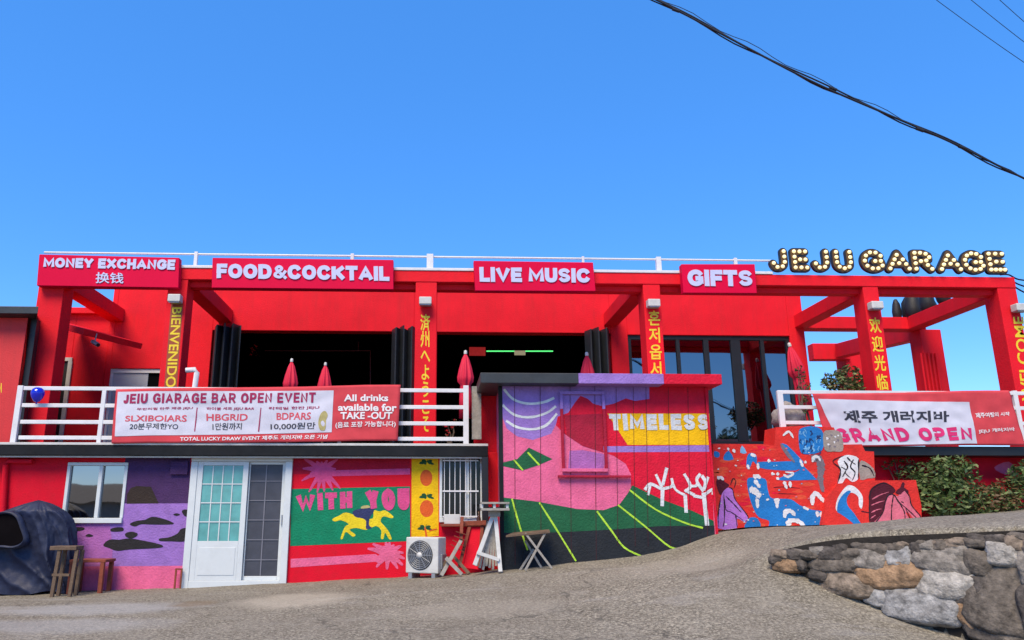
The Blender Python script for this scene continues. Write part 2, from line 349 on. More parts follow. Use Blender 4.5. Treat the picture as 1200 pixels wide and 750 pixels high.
low = common + [tuple(pix(*c)) for c in [(905, 664, 9.6), (960, 700, 8.95), (1050, 736, 8.4), (1150, 764, 7.9), (1215, 778, 7.55), (930, 752, 7.8), (1040, 752, 7.9)]] + [(8, 0, -.2), (8, 4, .1), (6, 5.8, .3), (12, 4, 0), (12, 0, -.2)]
upp = common + [tuple(pix(*c)) for c in [(905, 646, 9.6), (960, 640, 8.95), (1050, 634, 8.4), (1150, 627, 7.9), (1215, 623, 7.55), (846, 622, 13), (960, 619, 13.0), (1023, 616, 13.0), (1080, 609, 13.0), (1140, 600, 13.5), (1210, 594, 13.6), (1400, 585, 13.6)]] + [(11, 9, 1.5), (13, 18, 1.9), (4, 18, 1.4)]
SL, SU = tps(low), tps(upp)
WA, WB = pix(905, 650, 9.6), pix(1200, 700, 7.8); WD = Vector((WB.x - WA.x, WB.y - WA.y)).normalized(); WN = Vector((-WD.y, WD.x))   # WN points away from the camera
def ground_z(q):
    q = np.asarray(q, float).reshape(-1, 2); c = q.copy(); c[:, 0] = np.clip(c[:, 0], -11, 12); c[:, 1] = np.clip(c[:, 1], -6, 18)
    zl, zu = tps_eval(SL, c), tps_eval(SU, c)
    s = (q[:, 0] - WA.x) * WN.x + (q[:, 1] - WA.y) * WN.y
    t = np.clip((s - .05) / .16, 0, 1); t = t * t * (3 - 2 * t)
    z = zl * (1 - t) + zu * t
    r = np.maximum(np.abs(q[:, 0]) - 14, 0) + np.maximum(-q[:, 1] - 8, 0) + np.maximum(q[:, 1] - 22, 0)
    k = np.clip(r / 25, 0, 1); return z * (1 - k) + (-.1) * k
def gz(x, y): return float(ground_z([(x, y)])[0])

gm = bpy.data.materials.new('road_concrete'); gm.use_nodes = True
n = gm.node_tree.nodes; L = gm.node_tree.links; b = n['Principled BSDF']
g = n.new('ShaderNodeNewGeometry')
def NZ(sc, det=6, ro=.6, vec=None, dist=0):
    t = n.new('ShaderNodeTexNoise'); t.inputs['Scale'].default_value = sc; t.inputs['Detail'].default_value = det; t.inputs['Roughness'].default_value = ro; t.inputs['Distortion'].default_value = dist
    L.new(vec or g.outputs['Position'], t.inputs['Vector']); return t.outputs['Fac']
def MR(v, a, b_, c, d):
    t = n.new('ShaderNodeMapRange'); t.inputs['From Min'].default_value = a; t.inputs['From Max'].default_value = b_; t.inputs['To Min'].default_value = c; t.inputs['To Max'].default_value = d
    L.new(v, t.inputs['Value']); return t.outputs[0]
def MIXC(f, a, c):
    t = n.new('ShaderNodeMix'); t.data_type = 'RGBA'
    if hasattr(f, 'is_linked'): L.new(f, t.inputs[0])
    else: t.inputs[0].default_value = f
    for i, q in ((6, a), (7, c)):
        if isinstance(q, tuple): t.inputs[i].default_value = (*q, 1)
        else: L.new(q, t.inputs[i])
    return t.outputs[2]
speck = MR(NZ(32, 5, .8), .43, .57, 0, 1); speck2 = MR(NZ(19, 6, .8), .40, .60, 0, 1)
big = MR(NZ(.55, 6, .6, dist=.6), .40, .62, 0, 1); mid = MR(NZ(2.4, 8, .7), .45, .72, 0, 1)
c1 = MIXC(speck, (.066, .058, .045), (.42, .378, .295)); c2 = MIXC(MR(speck2, 0, 1, .25, 1), (.112, .098, .076), c1)
vo = n.new('ShaderNodeTexVoronoi'); vo.inputs['Scale'].default_value = 46; L.new(g.outputs['Position'], vo.inputs['Vector'])
c2 = MIXC(MR(vo.outputs['Distance'], .0, .28, .55, 0), c2, (.42, .38, .31))
c3 = MIXC(MR(big, 0, 1, 0, .40), c2, (.145, .125, .096)); c4 = MIXC(MR(mid, 0, 1, 0, .42), c3, (.285, .26, .215))
mpn = n.new('ShaderNodeMapping'); mpn.inputs['Scale'].default_value = (.35, 1.6, 1); mpn.inputs['Rotation'].default_value = (0, 0, .25); L.new(g.outputs['Position'], mpn.inputs['Vector'])
c5_ = MIXC(MR(NZ(1.3, 8, .65, mpn.outputs[0], .8), .56, .72, 0, .40), c4, (.36, .345, .325))
ck = n.new('ShaderNodeTexVoronoi'); ck.feature = 'DISTANCE_TO_EDGE'; ck.inputs['Scale'].default_value = .33
wv = n.new('ShaderNodeVectorMath'); wv.operation = 'ADD'; nzv = n.new('ShaderNodeTexNoise'); nzv.inputs['Scale'].default_value = 1.4; nzv.inputs['Detail'].default_value = 6
L.new(g.outputs['Position'], nzv.inputs['Vector']); L.new(g.outputs['Position'], wv.inputs[0]); L.new(nzv.outputs['Color'], wv.inputs[1]); L.new(wv.outputs[0], ck.inputs['Vector'])
c6_ = MIXC(MR(ck.outputs['Distance'], .0015, .006, .55, 0), c5_, (.05, .046, .04))
def blot(px, py, Y, rx, ry, col, amt):
    global c6_
    p = pix(px, py, Y); m_ = n.new('ShaderNodeMapping'); m_.vector_type = 'POINT'; m_.inputs['Location'].default_value = (-p.x / rx, -p.y / ry, 0); m_.inputs['Scale'].default_value = (1 / rx, 1 / ry, 0)
    w_ = n.new('ShaderNodeVectorMath'); w_.operation = 'ADD'; z_ = n.new('ShaderNodeTexNoise'); z_.inputs['Scale'].default_value = 2.6; z_.inputs['Detail'].default_value = 9; z_.inputs['Roughness'].default_value = .7; L.new(g.outputs['Position'], z_.inputs['Vector'])
    sc_ = n.new('ShaderNodeVectorMath'); sc_.operation = 'SCALE'; sc_.inputs['Scale'].default_value = .9; L.new(z_.outputs['Color'], sc_.inputs[0]); sb_ = n.new('ShaderNodeVectorMath'); sb_.operation = 'SUBTRACT'; sb_.inputs[1].default_value = (.45, .45, .45); L.new(sc_.outputs[0], sb_.inputs[0])
    L.new(g.outputs['Position'], m_.inputs['Vector']); L.new(m_.outputs[0], w_.inputs[0]); L.new(sb_.outputs[0], w_.inputs[1])
    ln_ = n.new('ShaderNodeVectorMath'); ln_.operation = 'LENGTH'; fl = n.new('ShaderNodeVectorMath'); fl.operation = 'MULTIPLY'; fl.inputs[1].default_value = (1, 1, 0); L.new(w_.outputs[0], fl.inputs[0]); L.new(fl.outputs[0], ln_.inputs[0])
    c6_ = MIXC(MR(ln_.outputs['Value'], .55, 1.05, amt, 0), c6_, col)
blot(345, 702, 10.9, .85, .75, (.44, .39, .31), .5); blot(110, 712, 10.8, 1.5, .6, (.36, .36, .36), .45); blot(228, 708, 11.0, .35, .3, (.16, .105, .055), .5); blot(60, 738, 9.6, 1.6, .5, (.33, .33, .33), .4); blot(560, 715, 9.6, 1.3, .5, (.30, .27, .22), .35); blot(800, 660, 11.0, 1.2, .7, (.33, .30, .25), .35); blot(1020, 625, 12.3, 2.2, .5, (.36, .32, .26), .4)
L.new(c6_, b.inputs['Base Color']); b.inputs['Roughness'].default_value = .9; b.inputs['Specular IOR Level'].default_value = .25
bp = n.new('ShaderNodeBump'); bp.inputs['Strength'].default_value = .6; bp.inputs['Distance'].default_value = .02
L.new(NZ(38, 6, .75), bp.inputs['Height']); L.new(bp.outputs[0], b.inputs['Normal'])

def axis(a, b, st, far):
    core = list(np.arange(a, b + 1e-6, st)); e = []; k = .5
    while k < far: e.append(k); k *= 1.6
    return np.array([a - q for q in e[::-1]] + core + [b + q for q in e])
gx, gy = axis(-10, 11, .1, 900), axis(5.5, 14.4, .1, 900)
q = np.array([(x, y) for y in gy for x in gx]); gzv = ground_z(q)
nx = len(gx)
gv = [(q[i][0], q[i][1], gzv[i] + .018 * noise.noise(Vector((q[i][0] * .9, q[i][1] * .9, 0))) + .006 * noise.noise(Vector((q[i][0] * 4, q[i][1] * 4, 3)))) for i in range(len(q))]
mb = MB(); mb.add(gv, [(j * nx + i, j * nx + i + 1, (j + 1) * nx + i + 1, (j + 1) * nx + i) for j in range(len(gy) - 1) for i in range(nx - 1)], gm, True)
tag(mb.build('ground', origin=(0, 0, 0)), kind='structure')
# pale concrete apron along the foot of the mural wall
mb = MB(); A_ = []; B_ = []
for k in range(31):
    px = 838 + k * 8; t = k / 30
    a = pix(px, 622 - 14 * t, 13.1); Yf = 12.35 + .1 * math.sin(k * .9) + .25 * t
    A_.append((a.x, 13.3, gz(a.x, 13.3) + .012)); B_.append((a.x, Yf, gz(a.x, Yf) + .020))
mb.add(A_ + B_, [(i, i + 1, 31 + i + 1, 31 + i) for i in range(30)], mat('pale_concrete', (.46, .40, .32), .9, .25, 5, .5, 40, dirt=.35), True)
tag(mb.build('kerb_strip'), kind='structure')

# ------------------------------------------------------------------ red building
XL, XR = -11.5, 13.5
ZF = Z(300, 520, 12.75)                       # balcony floor
bld = thing('red_building', (0, Y2, 0), 'long bright red two storey bar building with open portal frame and mural walls', 'building')
zb0, zb1 = Z(500, 330.5, Y1), Z(500, 317.5, Y1)   # portal beam under / upper side
ztop = 7.0
# upper wall
mb = MB()
xw0, xw1 = X(128, 390, Y2), X(944, 400, Y2)
def op(p0, y0, p1, y1, Y): return (X(p0, (y0 + y1) / 2, Y), X(p1, (y0 + y1) / 2, Y), Z((p0 + p1) / 2, y1, Y), Z((p0 + p1) / 2, y0, Y))
zo = Z(400, 388, Y2)
O1 = (X(248, 400, Y2), X(485, 400, Y2), ZF, zo); O2 = (X(512, 400, Y2), X(716, 400, Y2), ZF, zo)
O3 = (X(736, 400, Y2), X(926, 400, Y2), Z(830, 521, Y2), Z(830, 393, Y2)); O4 = op(128.5, 432, 192, 520, Y2)
O4 = (xw0 + .12, O4[1], O4[2], O4[3])
wall_with_openings(mb, xw0, xw1, ZF - .3, ztop, Y2, .3, [O1, O2, O3, O4], RED)
mb.box(xw0, xw0 + .3, Y2 + .303, Y2 + 9, ZF - .3, ztop - .01, RED); mb.box(xw1 - .3, xw1, Y2 + .303, Y2 + 9, ZF - .3, ztop - .01, RED)
mb.build('wall', bld, .012)
# low wall of the left bay
mb = MB(); zlw = Z(90, 366, Y2); O5 = op(58, 420, 80, 520, Y2)
wall_with_openings(mb, X(20, 420, Y2), xw0 - .004, ZF - .3, zlw, Y2 + .02, .25, [(X(56, 470, Y2), X(77, 470, Y2), ZF, Z(66, 420, Y2))], RED); mb.build('wall', bld, .012, label='lower red wall of the left bay with a doorway')
mb = MB(); mb.box(xw0, xw1, Y2 + .301, Y2 + 9, ztop - .35, ztop - .02, ROOFT); mb.build('roof', bld)
# interior of the bar
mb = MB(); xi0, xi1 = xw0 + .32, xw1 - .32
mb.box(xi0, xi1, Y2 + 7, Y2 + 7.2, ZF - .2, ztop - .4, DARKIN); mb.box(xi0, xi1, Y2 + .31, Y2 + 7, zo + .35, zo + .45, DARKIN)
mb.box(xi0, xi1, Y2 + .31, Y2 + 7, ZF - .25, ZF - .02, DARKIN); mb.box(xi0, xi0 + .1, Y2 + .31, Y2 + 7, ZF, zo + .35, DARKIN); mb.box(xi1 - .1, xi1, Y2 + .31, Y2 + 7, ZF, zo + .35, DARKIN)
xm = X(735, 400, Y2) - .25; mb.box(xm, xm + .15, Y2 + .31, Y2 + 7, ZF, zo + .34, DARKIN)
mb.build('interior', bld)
# portal columns and beams
cols = [(44, 74), (196, 219), (487, 512), (754, 776), (1004, 1028), (1162, 1190)]   # pixel edges at y = 345 of each column
colx = []
for i, (a, b2) in enumerate(cols):
    mb = MB(); x0, x1 = X(a, 345, Y1), X(b2 - (3 if i in (4, 5) else 0), 345, Y1)
    if i == 4 or i == 5: x0, x1 = X(a + 8, 345, Y1), X(b2 + 2, 345, Y1)
    if i == 3: x0, x1 = X(754, 345, Y1), X(774, 345, Y1)
    colx.append((x0, x1)); mb.box(x0, x1, Y1, Y1 + .42, ZF - .4, zb0, RED); mb.build('column', bld, .012)
xb0, xb1 = colx[0][0], colx[5][1]
mb = MB(); mb.box(xb0, xb1, Y1 - .012, Y1 + .45, zb0, zb1, RED)
mb.build('beam', bld, .012)
mb = MB(); mb.box(xb0 + .05, xb1 - .05, Y1 + .14, Y1 + .36, Z(500, 337, Y1), zb0 - .002, RED); mb.build('beam', bld, .01, label='thin lower lip under the portal beam')
mb = MB(); mb.box(xb0 + .02, X(905, 318, Y1), Y1 - .03, Y1 + .40, zb1 + .002, zb1 + .06, WHITE); mb.build('beam_coping', bld, .008)
def cross(xa, y_end=Y2, drop=0, xe=None, w_=.32):
    mb = MB(); zq = Z(500, 337.5, Y1); h = zb1 - zq - .05; zc = (zb1 - .05 + zq) / 2
    mb.beam((xa, Y1 + .44, zc), (xa if xe is None else xe, y_end, zc - drop), w_, h, RED); mb.build('cross_beam', bld, .012)
cross(colx[0][1] - .18); cross(colx[1][1] - .15 + .10); cross(colx[3][0] + .02); cross(colx[4][0] + .15, Y2 + .1); cross(colx[5][0] + .18, Y2 + .05)
# open frame at the right end: back column, back beams
zc = (zb1 - .05 + Z(500, 337.5, Y1)) / 2
xbc = colx[5][0] + .18
mb = MB(); mb.box(xw1 + .004, xbc + .2, Y2 + .06, Y2 + .42, zc - .15, zc + .15, RED); mb.build('beam', bld, .012, label='back beam of the open frame')
mb = MB(); mb.box(X(1078, 420, Y2 + .2), X(1103, 420, Y2 + .2), Y2 + .06, Y2 + .5, ZF - .4, zc - .153, RED)
for k in range(5):
    xx = X(1080, 420, Y2) + .09 * k; mb.tube([(xx, Y2 + .02, ZF), (xx + .02, Y2 + .03, zc - .75)], .028, RED, 6)
mb.build('column', bld, .012, label='back column of the open frame')
pa, pb = pix(1078, 388, Y2 + .5), pix(985, 411, 22.5); mb = MB(); mb.beam(pa, pb, .32, .42, RED); mb.build('cross_beam', bld, .012, label='oblique beam running to the rear frame')
mb = MB(); pq = pix(950, 413, 22.8); pr = pix(992, 413, 22.8); mb.beam(pq, pr, .35, .5, RED); mb.box(pr.x - .1, pr.x + .75, 22.7, 23.3, ZF - .3, pr.z + .1, RED); mb.build('column', bld, .012, label='rear column and beam far behind the open frame')
# left bay: back rail and canopy
mb = MB(); mb.box(X(56, 363, Y2), xw0 - .01, Y2 - .12, Y2 + .015, zlw - .05, zlw + .09, RED); mb.build('beam', bld, .01, label='thin red coping of the low left wall')
mb = MB(); a0, a1 = pix(60, 377, 16.9), pix(127, 394, 15.7); mb.beam((a0.x, 16.9, a0.z), (a1.x, 16.0, a1.z), 1.5, .13, RED); mb.build('canopy', bld, .01)
# left bay door and sliding window
mb = MB(); x0, x1, z1 = X(56, 470, Y2), X(77, 470, Y2), Z(66, 420, Y2)
mb.box(x0, x1 + .03, Y2 - .02, Y2 + .06, z1 - .06, z1 + .02, OFFW); mb.box(x1 - .05, x1 + .04, Y2 - .021, Y2 + .05, ZF, z1 - .062, OFFW); mb.box(x0, x1 - .055, Y2 + .02, Y2 + .05, ZF, z1 - .063, CURT)
mb.build('door', bld)
mb = MB(); a, b2, z0, z1 = O4; mb.box(a, b2, Y2 + .03, Y2 + .12, z1 - .09, z1, WHITE); mb.box(a, a + .06, Y2 + .031, Y2 + .12, z0, z1 - .092, WHITE); mb.box(b2 - .04, b2, Y2 + .031, Y2 + .12, z0, z1 - .092, WHITE)
fr = mb.build('window', bld); mb = MB(); xm2 = a + (b2 - a) * .66; mb.box(a + .06, xm2, Y2 + .055, Y2 + .075, z0, z1 - .09, mat('frosted_pane', (.42, .44, .48), .3, .1, 3, 0)); mb.box(xm2 + .01, b2 - .04, Y2 + .075, Y2 + .09, z0, z1 - .09, DARKIN); mb.build('pane', fr)
# gift shop glazing
a, b2, z0, z1 = O3
mb = MB(); yg = Y2 + .05
mb.box(a, b2, yg, yg + .12, z1 - .10, z1, BLACK); mb.box(a, b2, yg, yg + .12, z0, z0 + .08, BLACK)
mull = [(736, 740), (793, 797), (825, 831), (857, 868), (892, 896), (922, 926), (760, 768)]
ms = sorted((X(p, 400, Y2), X(r, 400, Y2)) for p, r in mull)
for p, r in ms: mb.box(p, r, yg - .004, yg + .12, z0 + .082, z1 - .102, BLACK)
gw = mb.build('window', bld, .006)
for (p, r), (s_, t_) in zip(ms[:-1], ms[1:]):
    mb = MB(); mb.box(r + .002, s_ - .002, yg + .045, yg + .06, z0 + .082, z1 - .102, GLASS); mb.build('pane', gw)
# folded black screens beside the openings
def folding(p0, p1, ytop, yy=Y2 - .25):
    xa, xb = X(p0, 400, yy), X(p1, 400, yy); zt = Z((p0 + p1) / 2, ytop, yy); nf = max(4, int((xb - xa) / .085)); mb = MB()
    for k in range(nf):
        x0 = xa + (xb - xa) * k / nf; x1 = xa + (xb - xa) * (k + 1) / nf; y0, y1 = (yy, yy + .22) if k % 2 else (yy + .22, yy)
        mb.beam((x0, y0, (ZF + zt) / 2 + .03 * (k % 3)), (x1, y1, (ZF + zt) / 2 + .03 * (k % 3)), .03, zt - ZF - .03 * (k % 2), CURT)
    mb.build('folding_screen', bld, .004)
folding(248, 281, 381); folding(459, 487, 384); folding(688, 716, 386)
# lights and frames inside the bar
def bar(a, c, Yd, r, m, name): mb = MB(); mb.tube([pix(*a, Yd), pix(*c, Yd)], r, m, 6); return mb
mb = bar((570, 411.5), (648, 411.5), 19.3, .016, NEONG, 0); one('light_tube', mb, 'thin green glowing light tube inside the live music opening', 'light tube')
mb = MB(); p = pix(550, 412, 19.5); mb.box(p.x, p.x + .42, 19.5, 19.55, p.z - .10, p.z + .12, NEONR); one('red_lamp', mb, 'dim red rectangular lamp hanging in the live music opening', 'lamp')
mb = MB(); p = pix(603, 413, 19.2); mb.box(p.x, p.x + .28, 19.2, 19.26, p.z - .06, p.z + .05, mat('beige_panel', (.5, .45, .30), .5, .2, 12, 0, emit=((.9, .8, .5), .12))); one('light_box', mb, 'small beige box on the green light tube', 'light box')
mb = MB()
for a, c in (((310, 411), (434, 411)), ((434, 411), (434, 470)), ((420, 400), (420, 411))): mb.tube([pix(*a, 19.4), pix(*c, 19.4)], .014, NEOND, 6)
one('pipe_frame', mb, 'thin dim red pipe frame inside the cocktail bar opening', 'pipe frame')
mb = MB()
for k in range(26):
    p = pix(random.uniform(294, 304), random.uniform(404, 417), 19 + random.uniform(-.1, .1)); s_ = .05
    mb.add([p + Vector((random.uniform(-s_, s_), random.uniform(-s_, s_), random.uniform(-s_, s_))) for _ in range(3)], [(0, 1, 2)], PETAL)
mb.tube([pix(299, 404, 19), pix(299, 388, 19)], .006, BLACK, 5); one('hanging_flowers', mb, 'small bunch of red flowers hanging inside the cocktail opening', 'flowers')

# floor slabs
mb = MB(); xs1 = X(572, 528, 12.75)
mb.box(XL, xs1, 12.75, Y2 + 7, ZF - .195, ZF - .03, FASC2); mb.build('balcony_slab', bld, .01)
mb = MB(); mb.box(XL, xs1, 12.742, 12.80, ZF - .027, ZF + .012, OFFW); mb.build('slab_edging', bld, .004)
mb = MB(); mb.box(XL, xs1 - .05, 12.80, 12.84, ZF - .225, ZF - .197, OFFW); mb.build('gutter', bld, .004)
mb = MB(); mb.box(xs1 - .10, xs1 + .002, 12.76, 12.9, gz(xs1, 12.8) + 0.1, ZF - .197, BLACK); mb.build('corner_post', bld, .006)
ZR = Z(1100, 523, 13.2)
mb = MB(); mb.box(xs1 + .005, XR, 14.3, Y2 + 7, ZF - .4, ZF - .05, CONC); mb.build('balcony_slab', bld, label='recessed floor slab behind the shed')
mb = MB(); xr0 = X(985, 526, 13.2); mb.box(xr0, XR, 13.2, 14.295, ZR - .16, ZR, BLACK); mb.build('balcony_slab', bld, .008, label='black balcony edge on the right')
mb = MB(); mb.box(X(846, 530, 13.9), XR, YR, YR + .3, .4, ZR - .162, RED2)
mb.poly([(1165, 548), (1182, 541), (1190, 552), (1178, 556)], YR, PINK, 1, 3); mb.poly([(1085, 560), (1110, 550), (1130, 562), (1120, 590), (1090, 590)], YR, CRI_D, 1, 3)
mb.build('wall', bld, label='red lower wall under the right balcony')
mb = MB(); xa, xb = X(556, 520, 13.25), X(590, 520, 13.25); mb.box(xa, xb + .8, 13.25, 13.5, 0, Z(570, 462, 13.25), RED); mb.box(xs1 + .01, xb + .8, 13.1, 13.24, 0, ZF - .1, RED)
mb.build('wall', bld, .01, label='red wall piece between the balcony and the shed')
mb = MB(); p = pix(557, 470, 12.95); mb.box(p.x - .06, p.x + .10, 12.93, 12.97, ZF + .1, p.z + .25, WOODG); mb.build('board', bld, .004)

# lower front wall with murals
mb = MB()
W1 = op(76, 542, 149, 613, YL); W1 = (X(78, 560, YL), X(149, 560, YL), W1[2], W1[3])
D1 = (X(222, 600, YL), X(339, 600, YL), 0.0, Z(280, 536, YL)); W2 = (X(515, 570, YL), X(566, 570, YL), Z(540, 612, YL), Z(540, 533, YL))
wall_with_openings(mb, XL, xs1 - .12, 0, ZF - .197, YL, .25, [W1, D1, W2], RED2)
t2 = lambda x, y: (x / 5, 540 + y / 5)
t3 = lambda x, y: (200 + x / 4.41, 520 + y / 4.41)
t4 = lambda x, y: (420 + x / 4.41, 520 + y / 4.41)
zt_ = 535.5
mb.poly([(147, zt_), (223.5, zt_), (222, 590), (143, 590)], YL, PUR_D, 1)
mb.poly([(143, 590), (222, 590), (218, 664), (70, 664), (72, 610.5), (143, 610.5)], YL, PUR_L, 1)
mb.poly([(72, 610.6), (128, 610.6), (132, 640), (130, 700), (70, 700)], YL, PUR_P, 2, 0)
mb.poly([(66, 664), (219, 663), (218, 698), (66, 698)], YL, PINK, 3)
mb.poly([(745, 195), (765, 160), (800, 148), (885, 152), (930, 250), (742, 252)], YL, BROWNP, 2, tf=t2)
for sh in ([(760, 370), (800, 352), (850, 345), (890, 328), (940, 335), (1000, 355), (1012, 372), (900, 374), (830, 372), (790, 385)],
           [(605, 495), (640, 462), (700, 462), (745, 455), (800, 460), (940, 490), (935, 510), (760, 520), (690, 528), (640, 512)],
           [(735, 425), (770, 415), (805, 425), (800, 442), (770, 455), (738, 445)], [(648, 400), (680, 390), (720, 392), (718, 412), (655, 415)],
           [(500, 440), (520, 428), (548, 440), (525, 447)], [(1015, 315), (1035, 307), (1055, 315), (1035, 323)], [(1065, 295), (1085, 285), (1103, 292), (1100, 325), (1080, 322)],
           [(935, 455), (990, 448), (1040, 425), (1060, 400), (1095, 398), (1090, 468), (1000, 472), (938, 470)], [(420, 395), (470, 388), (495, 395), (485, 408), (425, 412)], [(418, 430), (440, 425), (448, 435), (425, 448)]):
    mb.poly(sh, YL, CHAR, 4, 4, tf=t2)
mb.box(X(201, 548, YL), X(221, 548, YL), YL - .05, YL - .001, Z(210, 556, YL), Z(210, 541, YL), PUR_D)
# palm panel
xr_ = 480.5
mb.poly([(342, zt_), (xr_, zt_ - 1), (xr_, 552), (341.5, 556)], YL, CRI_D, 1)  # darker crimson band paints in the balcony slab's shade
mb.poly([(341, 573), (xr_, 570), (481, 634), (340, 640)], YL, GREEN, 2)
mb.poly([t3(828, 137), t3(1060, 132), (xr_, 549), (xr_, 556), t3(830, 168)], YL, MAUVE, 2)
pc = t3(785, 150)
for a, r_ in ((200, 28), (165, 26), (140, 30), (115, 18), (95, 16), (72, 19), (45, 27), (235, 30), (255, 26), (275, 24), (300, 26), (318, 30), (20, 18), (180, 16)):
    r_ *= 1.1; e = (pc[0] + r_ * math.cos(R(a)) * .85, pc[1] + 1 - r_ * .8 * math.sin(R(a)))
    mdl = ((pc[0] + e[0]) / 2, (pc[1] + e[1]) / 2 - 2)
    mb.stroke([pc, mdl, e], .13, YL, MAUVE, 3 , taper=.85)
mb.poly([t3(745, 150), t3(762, 128), t3(795, 120), t3(830, 140), t3(825, 170), t3(785, 182), t3(755, 172)], YL, MAUVE, 4.2, 4)
mb.poly([t3(620, 595), t3(1060, 570), (445, 653), (445, 661), t3(1060, 610), t3(620, 640)], YL, HOT, 2)
pc = t4(155, 575)
for a, r_ in ((10, 18), (40, 20), (65, 16), (100, 18), (140, 24), (160, 26), (-15, 20), (-40, 22), (-60, 22), (-95, 20), (-130, 22), (-155, 18), (85, 18), (120, 14)):
    e = (pc[0] + r_ * math.cos(R(a)), pc[1] - r_ * .85 * math.sin(R(a)))
    mb.stroke([pc, ((pc[0] + e[0]) / 2, (pc[1] + e[1]) / 2 - 1.5), e], .13, YL, HOT, 3, taper=.8)
mb.poly([t4(110, 565), t4(150, 558), t4(175, 572), t4(170, 590), t4(140, 595)], YL, HOT, 4.2, 4)
mb.brush('WITH', [t3(648, 262), t3(938, 245), t3(938, 332), t3(655, 350)], YL, MAUVE, 5, .33, .2, .02)
mb.brush('YOU', [t4(32, 238), t4(264, 230), t4(264, 342), t4(50, 344)], YL, MAUVE, 5, .30, .18, .02)
# galloping yellow horse with rider
hs_ = [(835, 390), (870, 372), (905, 355), (960, 372), (1005, 385), (1045, 385), (1050, 345), (1080, 350), (1110, 345), (1150, 375), (1140, 385), (1100, 375), (1085, 400), (1105, 425), (1128, 455), (1142, 492), (1128, 492), (1108, 460), (1100, 490), (1086, 488), (1088, 448), (1060, 425), (1010, 445), (960, 435), (925, 445), (955, 470), (940, 480), (905, 455), (890, 490), (878, 488), (900, 430), (920, 415), (880, 395), (850, 402)]
mb.poly([t3(*p) for p in hs_], YL, HORSE, 4, 3)
mb.poly([t3(*p) for p in [(940, 350), (985, 335), (1040, 330), (1050, 350), (1030, 380), (1025, 420), (1040, 435), (1010, 440), (1010, 400), (990, 385), (955, 378)]], YL, NAVY, 5, 3)
mb.poly([t3(*p) for p in [(985, 335), (990, 322), (1020, 318), (1030, 330)]], YL, OCHRE, 5.5, 3)
# tangerine panel
mb.poly([(482.5, 532.8), (513.5, 532.3), (514, 628), (482, 631)], YL, YEL, 2)
for cx_, cy_, rx, ry in ((499.5, 560, 7.2, 9.6), (500, 596, 8, 10)): mb.poly([(cx_ + rx * math.cos(t), cy_ + ry * math.sin(t)) for t in [k * math.pi / 12 for k in range(24)]], YL, ORAN, 3)
for base in ((500, 541), (500, 581), (498, 618)):
    for dx, dy, in ((-9, 2), (-6, -2), (9, 3), (7, -1), (2, -3), (-3, 3), (5, 2)):
        e = (base[0] + dx, base[1] + dy); mb.poly([base, (base[0] + dx * .5 - dy * .25, base[1] + dy * .5 - 2), e, (base[0] + dx * .5 + dy * .25, base[1] + dy * .5 + 2)], YL, LEAF, 3 + abs(dx) * .03, 2)
mb.stroke([(498, 618), (500, 630)], .03, YL, ORAN, 4); mb.stroke([(503, 622), (512, 620)], .02, YL, ORAN, 4)
mb.build('wall', bld, label='lower front wall painted with purple, palm, horse and tangerine murals')
mb = MB(); mb.box(XL, xs1 - .13, YL + .9, YL + 1, 0, ZF - .24, DARKIN); mb.build('interior', bld)
# pipe on the red wall
mb = MB(); p0 = pix(9, 545, YL); p1 = pix(6, 600, YL); mb.tube([p1 + Vector((0, -.06, 0)), p0 + Vector((0, -.06, 0)), p0 + Vector((.05, -.06, .07)), pix(40, 543, YL) + Vector((0, -.06, .03))], .045, RED2, 8); mb.build('pipe', bld)
# window in the lower wall
def sliding_window(o, Y, m, pm, split, fr_=.05, name='window'):
    a, b2, z0, z1 = o; mb = MB(); y0 = Y - .02
    mb.box(a, b2, y0, y0 + .12, z1 - fr_, z1, m); mb.box(a, b2, y0 - .03, y0 + .12, z0, z0 + fr_ * 1.6, m)
    for (p, r) in ((a, a + fr_), (b2 - fr_, b2), (split - fr_ * .6, split + fr_ * .6)): mb.box(p, r, y0 + .003, y0 + .115, z0 + fr_ * 1.6 + .002, z1 - fr_ - .002, m)
    w_ = mb.build(name, bld, .005)
    for (p, r) in ((a + fr_, split - fr_ * .6), (split + fr_ * .6, b2 - fr_)):
        mb = MB(); mb.box(p + .002, r - .002, y0 + .06, y0 + .07, z0 + fr_ * 1.6 + .003, z1 - fr_ - .003, pm); mb.build('pane', w_)
    return w_
sliding_window(W1, YL, WPLAST, GLASS2, X(116, 575, YL))
# white sliding door
a, b2, z1 = D1[0], D1[1], D1[3]; z0 = Z(280, 684, YL); gnd = z0 - .02
mb = MB(); y0 = YL - .06; fr_ = .09
mb.box(a - .02, b2 + .02, y0, YL + .12, z1 - .07, z1, WPLAST); mb.box(a - .02, a + fr_, y0 + .002, YL + .12, gnd - .15, z1 - .072, WPLAST); mb.box(b2 - fr_, b2 + .02, y0 + .002, YL + .12, gnd - .15, z1 - .072, WPLAST)
mb.box(a + fr_, b2 - fr_, y0 + .004, YL + .12, gnd - .15, gnd + .07, WPLAST)
dr = mb.build('sliding_door', bld, .006)
xm_ = X(285, 600, YL); zl0, zl1 = gnd + .072, z1 - .074
mb = MB(); st = .085; x0, x1 = a + fr_ + .002, xm_ + .05; yl = YL - .045; zmid = Z(250, 634, YL)
for bx in ((x0, x0 + st, zl0, zl1), (x1 - st, x1, zl0, zl1), (x0 + st + .001, x1 - st - .001, zl1 - .06, zl1), (x0 + st + .001, x1 - st - .001, zl0, zmid)): mb.box(bx[0], bx[1], yl, yl + .045, bx[2], bx[3], WPLAST)
mb.box(x0 + st + .04, x1 - st - .04, yl - .006, yl - .001, zl0 + .08, zmid - .1, WPLAST)
lf = mb.build('door_leaf', dr, .005, label='white leaf with teal gridded glass')
